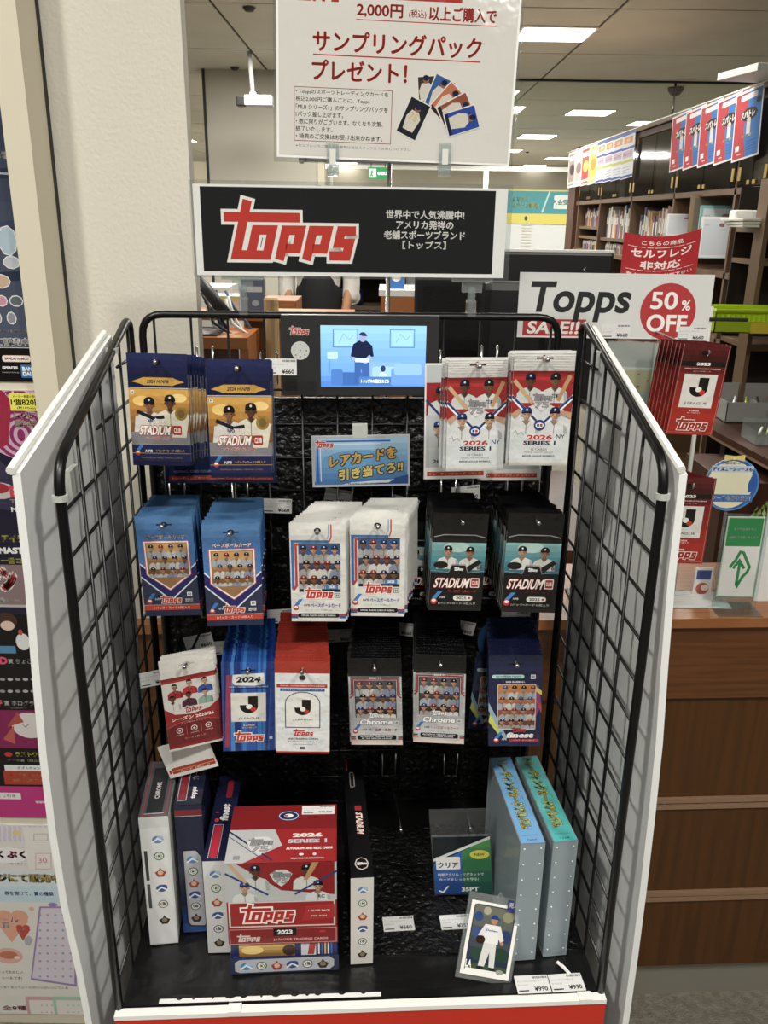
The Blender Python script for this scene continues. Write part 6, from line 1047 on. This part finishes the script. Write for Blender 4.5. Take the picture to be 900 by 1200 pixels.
# ---------------------------------------------------------------- back office seen over the rack
mat('steel_shelf', '5a4a3c', .6)
A = W(368, 322, 6.8); B = W(528, 400, 6.8)
so = thing('supply_shelf', 'dark open supply shelf with tape and boxes behind the rack', 'shelf', T(A.x, 6.8, 0)); w = B.x-A.x+.3
ztop = A.z+.02
for z in (ztop, ztop-.25, ztop-.5, .12): bx('shelf_board', so, 0, 0, z-.03, w, .5, z, 'steel_shelf')
for x in (0, w*.5, w): bx('upright', so, x-.02, 0, 0, x+.02, .5, ztop, 'steel_shelf')
bx('back_panel', so, 0, .5, 0, w, .52, ztop, 'case_back'); bx('top_ledge', so, -.05, -.02, ztop, w+.1, .5, ztop+.04, 'trim_cream')
def at(u, v, Y): return W(u, v, Y)
zs = ztop-.25
for u, n, m in ((385, 'white cable coil on the supply shelf', 'lamp_frame'), (412, 'white tape roll on the supply shelf', 'white_board')):
    q = at(u, 360, 6.75); o = MB().tube([(.05*cos(t*pi/8), 0, .05*sin(t*pi/8)) for t in range(16)], .016, m, 8, closed=True).build('tape_roll', None, smooth=True); tag(o, n, 'tape', None, T(q.x, 6.85, zs+.066))
for u, c in ((395, 'cover_4a5a78'), (404, 'navy_foil'), (418, 'navy_foil')): q = at(u, 352, 6.75); o = MB().lathe([(.04, 0), (.05, .02), (.05, .09), (.03, .12)], c, 12).build('blue_jar', None, smooth=True); tag(o, 'dark blue jar on the supply shelf', 'jar', 'blue jars on the supply shelf', T(q.x, 6.92, zs))
A = at(444, 340, 4.6); B = at(512, 340, 4.6); bt = at(445, 362, 4.6)
o = thing('white_top_cabinet', 'low wooden cabinet with a white top in the middle of the back office', 'cabinet', T(A.x, 4.6, 0)); w = B.x-A.x; bx('body', o, .01, .01, 0, w-.01, .4, A.z-.03, 'desk_wood'); bx('white_top', o, 0, 0, A.z-.03, w, .42, A.z, 'white_board'); bx('front_band', o, .012, .0, A.z-.12, w-.012, .01, A.z-.03, 'desk_wood')
q = at(463, 340, 4.75); o = MB().box(-.04, 0, 0, .05, .06, .11, 'cover_4a5a78', bev=.003).build('tissue_box'); p = Pr(90, 110, '2a6ab8'); p.ell(45, 60, 26, 22, 'e0d890'); p.ell(45, 50, 14, 14, 'e8e8e8'); p.face('box_print', o, 'print_paper', (-.04, -.0005, 0)); tag(o, 'small blue box with a round yellow picture on the white cabinet top', 'box', None, T(q.x, 4.7, A.z))
for u in (484, 503): q = at(u, 360, 4.55); o = MB().lathe([(.03, 0), (.035, .05), (.012, .09), (.012, .11)], 'clear_plastic', 12).build('clear_bottle', None, smooth=True); tag(o, 'clear little bottle on the white cabinet, ' + ('left one' if u < 490 else 'right one'), 'bottle', None, T(q.x, 4.72, A.z))
# hanging cable
q = at(402, 326, 6.2); o = rod('hanging_cable', None, [(q.x-.08, 6.2, 2.998), (q.x-.08, 6.2, q.z), (q.x-.05, 6.2, q.z-.13), (q.x+.03, 6.2, q.z-.17), (q.x+.08, 6.2, q.z-.08), (q.x+.09, 6.2, q.z+.02)], .012, 'lamp_frame', 8); tag(o, 'white looped cable hanging before the supply shelf', 'cable')
# shelves with pink papers between screen and till
A = at(515, 380, 3.2); o = thing('paper_rack', 'low steel rack with sheets right behind the video display', 'rack', T(A.x-.05, 3.2, 0)); 
for z in (A.z+.08, A.z-.06, A.z-.2): bx('rack_shelf', o, 0, 0, z, .5, .3, z+.015, 'steel_shelf')
for x in (0, .49): bx('rack_post', o, x, 0, 0, x+.015, .3, A.z+.1, 'dark_metal')
for i, (u, v, m, rz) in enumerate(((522, 384, 'pink', 20), (543, 395, 'pink', -35), (534, 374, 'white_paper', 30), (556, 380, 'pink', -60), (528, 398, 'white_paper', 8))):
    mat('pink', 'd8a8b8', .6); q = at(u, v, 3.15); slab('loose_sheet', ('pink' if m == 'pink' else 'white')+' paper sheet sticking out of the steel rack, '+('far left', 'lower middle', 'upper middle', 'right', 'lower left')[i], 'paper', q.x, 3.15+.02*i, q.z-.03, .07, .002, .07, m, 0, 0).matrix_world @= RT('Y', rz)
# left clutter: desk corner, boxes, cables, framed poster
qd = WZ(290, 393, .80); q2 = WZ(243, 393, .80)
o = thing('corner_desk', 'brown wooden desk corner behind the rack at the left', 'desk', T(-1.55, 3.8, 0)); a = at(290, 396, 3.8); 
bx('desk_top', o, 0, 0, a.z-.05, a.x+1.55, .35, a.z, 'desk_wood'); bx('side_panel', o, a.x+1.51, .02, 0, a.x+1.55, .33, a.z-.05, 'desk_wood'); bx('front_panel', o, 0, .03, 0, a.x+1.5, .06, a.z-.05, 'case_wood'); dz = a.z
bx('dark_mat', o, .55, .03, dz, .8, .3, dz+.01, 'dark_metal')
q = at(236, 330, 4.3); slab('computer_case', 'pale computer case beside the wallpapered column', 'computer', q.x-.05, 4.75, 0, .2, .3, at(236, 345, 4.3).z, 'lamp_frame', 0)
q = at(270, 352, 4.4); zt_ = at(296, 368, 4.2).z; slab('white_carton', 'white carton with a yellow rim under the left sign clip', 'box', q.x, 4.3, zt_, .2, .15, at(270, 347, 4.3).z-zt_, 'white_board', 0, art=lambda p, w, h: (p.rect(0, 0, w, h, 'd0d0cc'), p.rect(0, h-24, w, h, 'd8cc58')))
q = at(296, 350, 4.2); slab('framed_sheet', 'slate blue notice in a white frame behind the left sign clip', 'frame', q.x, 4.2, at(296, 368, 4.2).z, .13, .01, .17, 'white_board', 0, -6, art=lambda p, w, h: (p.rect(0, 0, w, h, 'e4e4e4'), p.rect(8, 8, w-8, h-8, '51647c'), p.rect(18, h*.6, w-20, h*.75, 'c8ccd4'), p.ell(w*.6, h*.3, 18, 14, 'a8b0bc')))
st_ = thing('side_table', 'table behind the rack that carries the cartons and notice', 'table', T(at(262, 370, 4.35).x-.15, 4.18, 0)); zt_ = at(296, 368, 4.2).z; bx('table_top', st_, 0, 0, zt_-.03, .8, .3, zt_, 'desk_wood'); [bx('leg', st_, x, .02, 0, x+.04, .06, zt_-.03, 'case_wood') for x in (0, .76)]
r = random.Random(21)
for i in range(9):
    u0 = 262+r.uniform(-14, 22); Y = 3.95+.02*i; a = at(u0-12, 345+r.uniform(-8, 8), Y); b_ = at(u0+r.uniform(6, 26), 392+r.uniform(-8, 10), Y); m_ = ('dark_metal', 'lamp_frame', 'black_plain', 'cover_4a5a78', 'white_board')[i % 5]; mid = (a+b_)/2+Vector((r.uniform(-.05, .05), 0, -.03))
    o = rod('computer_cable', None, [a, a*.6+mid*.4+Vector((0, 0, -.02)), mid, b_*.6+mid*.4, b_], .007, m_, 6); tag(o, 'tangled cable hanging behind the top left of the grid', 'cable', 'tangled cables behind the grid')
a = at(232, 326, 3.9); b_ = at(268, 372, 3.9); o = rod('monitor_arm', None, [a, b_], .028, 'dark_metal', 6); tag(o, 'black slanting monitor arm left of the left sign clip', 'arm')
q = at(318, 395, 4.0); o = MB().lathe([(.035, 0), (.035, q.z+.16), (.03, q.z+.17)], 'kraft', 12).build('waste_tube'); tag(o, 'tall pale brown paper tube standing behind the grid, left of the video display', 'tube', None, T(q.x-.01, 4.10, 0))
q = at(316, 352, 4.6); slab('wooden_crate', 'reddish wooden crate beside the standing person', 'box', q.x, 4.6, 0, .28, .3, q.z, 'counter_top', 0); slab('wooden_crate', 'smaller tan crate in front of the reddish crate', 'box', q.x+.0, 4.3, 0, .16, .2, at(316, 374, 4.3).z, 'desk_wood', 0)
# ---------------------------------------------------------------- the person standing behind (head hidden by the long sign)
def skin_body(name, parent, V, E, m, sub=2):
    me = bpy.data.meshes.new(name); me.from_pydata([v[:3] for v in V], E, []); o = link(name, me, parent); me.materials.append(MATS[m])
    md = o.modifiers.new('Skin', 'SKIN'); md.use_smooth_shade = True; sk = me.skin_vertices[0] if len(me.skin_vertices) else None
    if sk is None:
        b = bmesh.new(); b.from_mesh(me); b.verts.layers.skin.verify(); b.to_mesh(me); b.free(); sk = me.skin_vertices[0]
    for i, v in enumerate(V): rr = v[3] if isinstance(v[3], tuple) else (v[3], v[3]); sk.data[i].radius = rr; sk.data[i].use_root = (i == 0)
    s = o.modifiers.new('Sub', 'SUBSURF'); s.levels = s.render_levels = sub; return o
Yp = 6.0; e = W(337, 352, Yp)
P0 = thing('person', 'person in white shirt and black apron standing far behind the rack', 'person', T(e.x+.215, Yp, 0) @ Matrix.Scale(.92, 4, (1, 0, 0)))
skin_body('body', P0, [(0, 0, .93, (.15, .10)), (0, 0, 1.15, (.11, .08)), (0, 0, 1.33, (.12, .08)), (0, 0, 1.43, .05), (0, -.01, 1.49, .052), (0, -.02, 1.58, (.082, .095)), (0, -.02, 1.66, (.078, .088)),
    (-.19, 0, 1.40, .05), (-.235, .0, 1.15, .043), (-.21, -.10, .95, .034), (-.20, -.14, .87, .03), (.19, 0, 1.40, .05), (.24, 0, 1.15, .043), (.2, -.1, .95, .034), (.19, -.14, .87, .03),
    (-.09, 0, .88, .09), (-.10, 0, .5, .06), (-.10, .01, .1, .045), (-.10, -.1, .04, .045), (.09, 0, .88, .09), (.10, 0, .5, .06), (.10, .01, .1, .045), (.10, -.1, .04, .045)],
    [(0, 1), (1, 2), (2, 3), (3, 4), (4, 5), (5, 6), (2, 7), (7, 8), (8, 9), (9, 10), (2, 11), (11, 12), (12, 13), (13, 14), (0, 15), (15, 16), (16, 17), (17, 18), (0, 19), (19, 20), (20, 21), (21, 22)], 'skin')
skin_body('shirt', P0, [(0, .005, .95, (.17, .13)), (0, .005, 1.15, (.17, .13)), (0, .005, 1.34, (.20, .135)), (0, .0, 1.43, .10), (-.20, 0, 1.37, .085), (-.24, 0, 1.15, .066), (-.235, -.02, 1.04, .07), (-.228, -.04, 1.0, .058), (.20, 0, 1.37, .085), (.245, 0, 1.15, .066), (.235, -.02, 1.04, .07), (.228, -.04, 1.0, .058)], [(0, 1), (1, 2), (2, 3), (2, 4), (4, 5), (5, 6), (6, 7), (2, 8), (8, 9), (9, 10), (10, 11)], 'shirt')
skin_body('apron', P0, [(0, -.04, 1.25, (.13, .13)), (0, -.02, 1.08, (.19, .15)), (0, -.02, .9, (.20, .155)), (0, -.02, .6, (.2, .14)), (0, -.02, .5, (.2, .14))], [(0, 1), (1, 2), (2, 3), (3, 4)], 'apron', 1)
skin_body('trousers', P0, [(0, .01, .92, (.16, .12)), (-.09, .01, .82, .1), (-.10, .01, .5, .08), (-.10, .02, .12, .07), (.09, .01, .82, .1), (.10, .01, .5, .08), (.10, .02, .12, .07)], [(0, 1), (1, 2), (2, 3), (0, 4), (4, 5), (5, 6)], 'trouser', 1)
MB().lathe([(.02, .0), (.075, .0), (.098, .05), (.098, .10), (.075, .15), (.02, .175)], 'hair', 16, T(0, .012, 1.57)).build('hair', P0, smooth=True)
fc = MB(); [fc.lathe([(.001, -.004), (.008, 0), (.001, .004)], 'hair', 8, T(x, -.115, 1.60) @ RT('X', 90)) for x in (-.03, .03)]; fc.build('eyes', P0); MB().lathe([(.002, 0), (.012, -.03), (.002, -.038)], 'skin', 8, T(0, -.118, 1.60)).build('nose', P0); MB().box(-.02, -.118, 1.545, .02, -.108, 1.552, 'maroon_foil').build('mouth', P0)
for s_ in (-1, 1):
    x = s_*.20; V = [(x, -.14, .87, .026), (x, -.155, .83, (.038, .02)), (x, -.165, .79, (.036, .018))]; Ed = [(0, 1), (1, 2)]
    for k in range(4):
        n = len(V); fx = x+(k-1.5)*.019; L_ = (.06, .07, .066, .052)[k]; V += [(fx, -.168, .77, .009), (fx, -.172, .77-L_*.55, .0085), (fx, -.165, .77-L_, .007)]; Ed += [(2, n), (n, n+1), (n+1, n+2)]
    n = len(V); V += [(x-s_*.035, -.175, .82, .010), (x-s_*.045, -.19, .785, .009)]; Ed += [(1, n), (n, n+1)]; skin_body('hand', P0, V, Ed, 'skin', 1)
for s_ in (-1, 1): MB().box(s_*.1-.045, -.17, 0, s_*.1+.045, .06, .08, 'hair', bev=.02).build('shoe', P0)
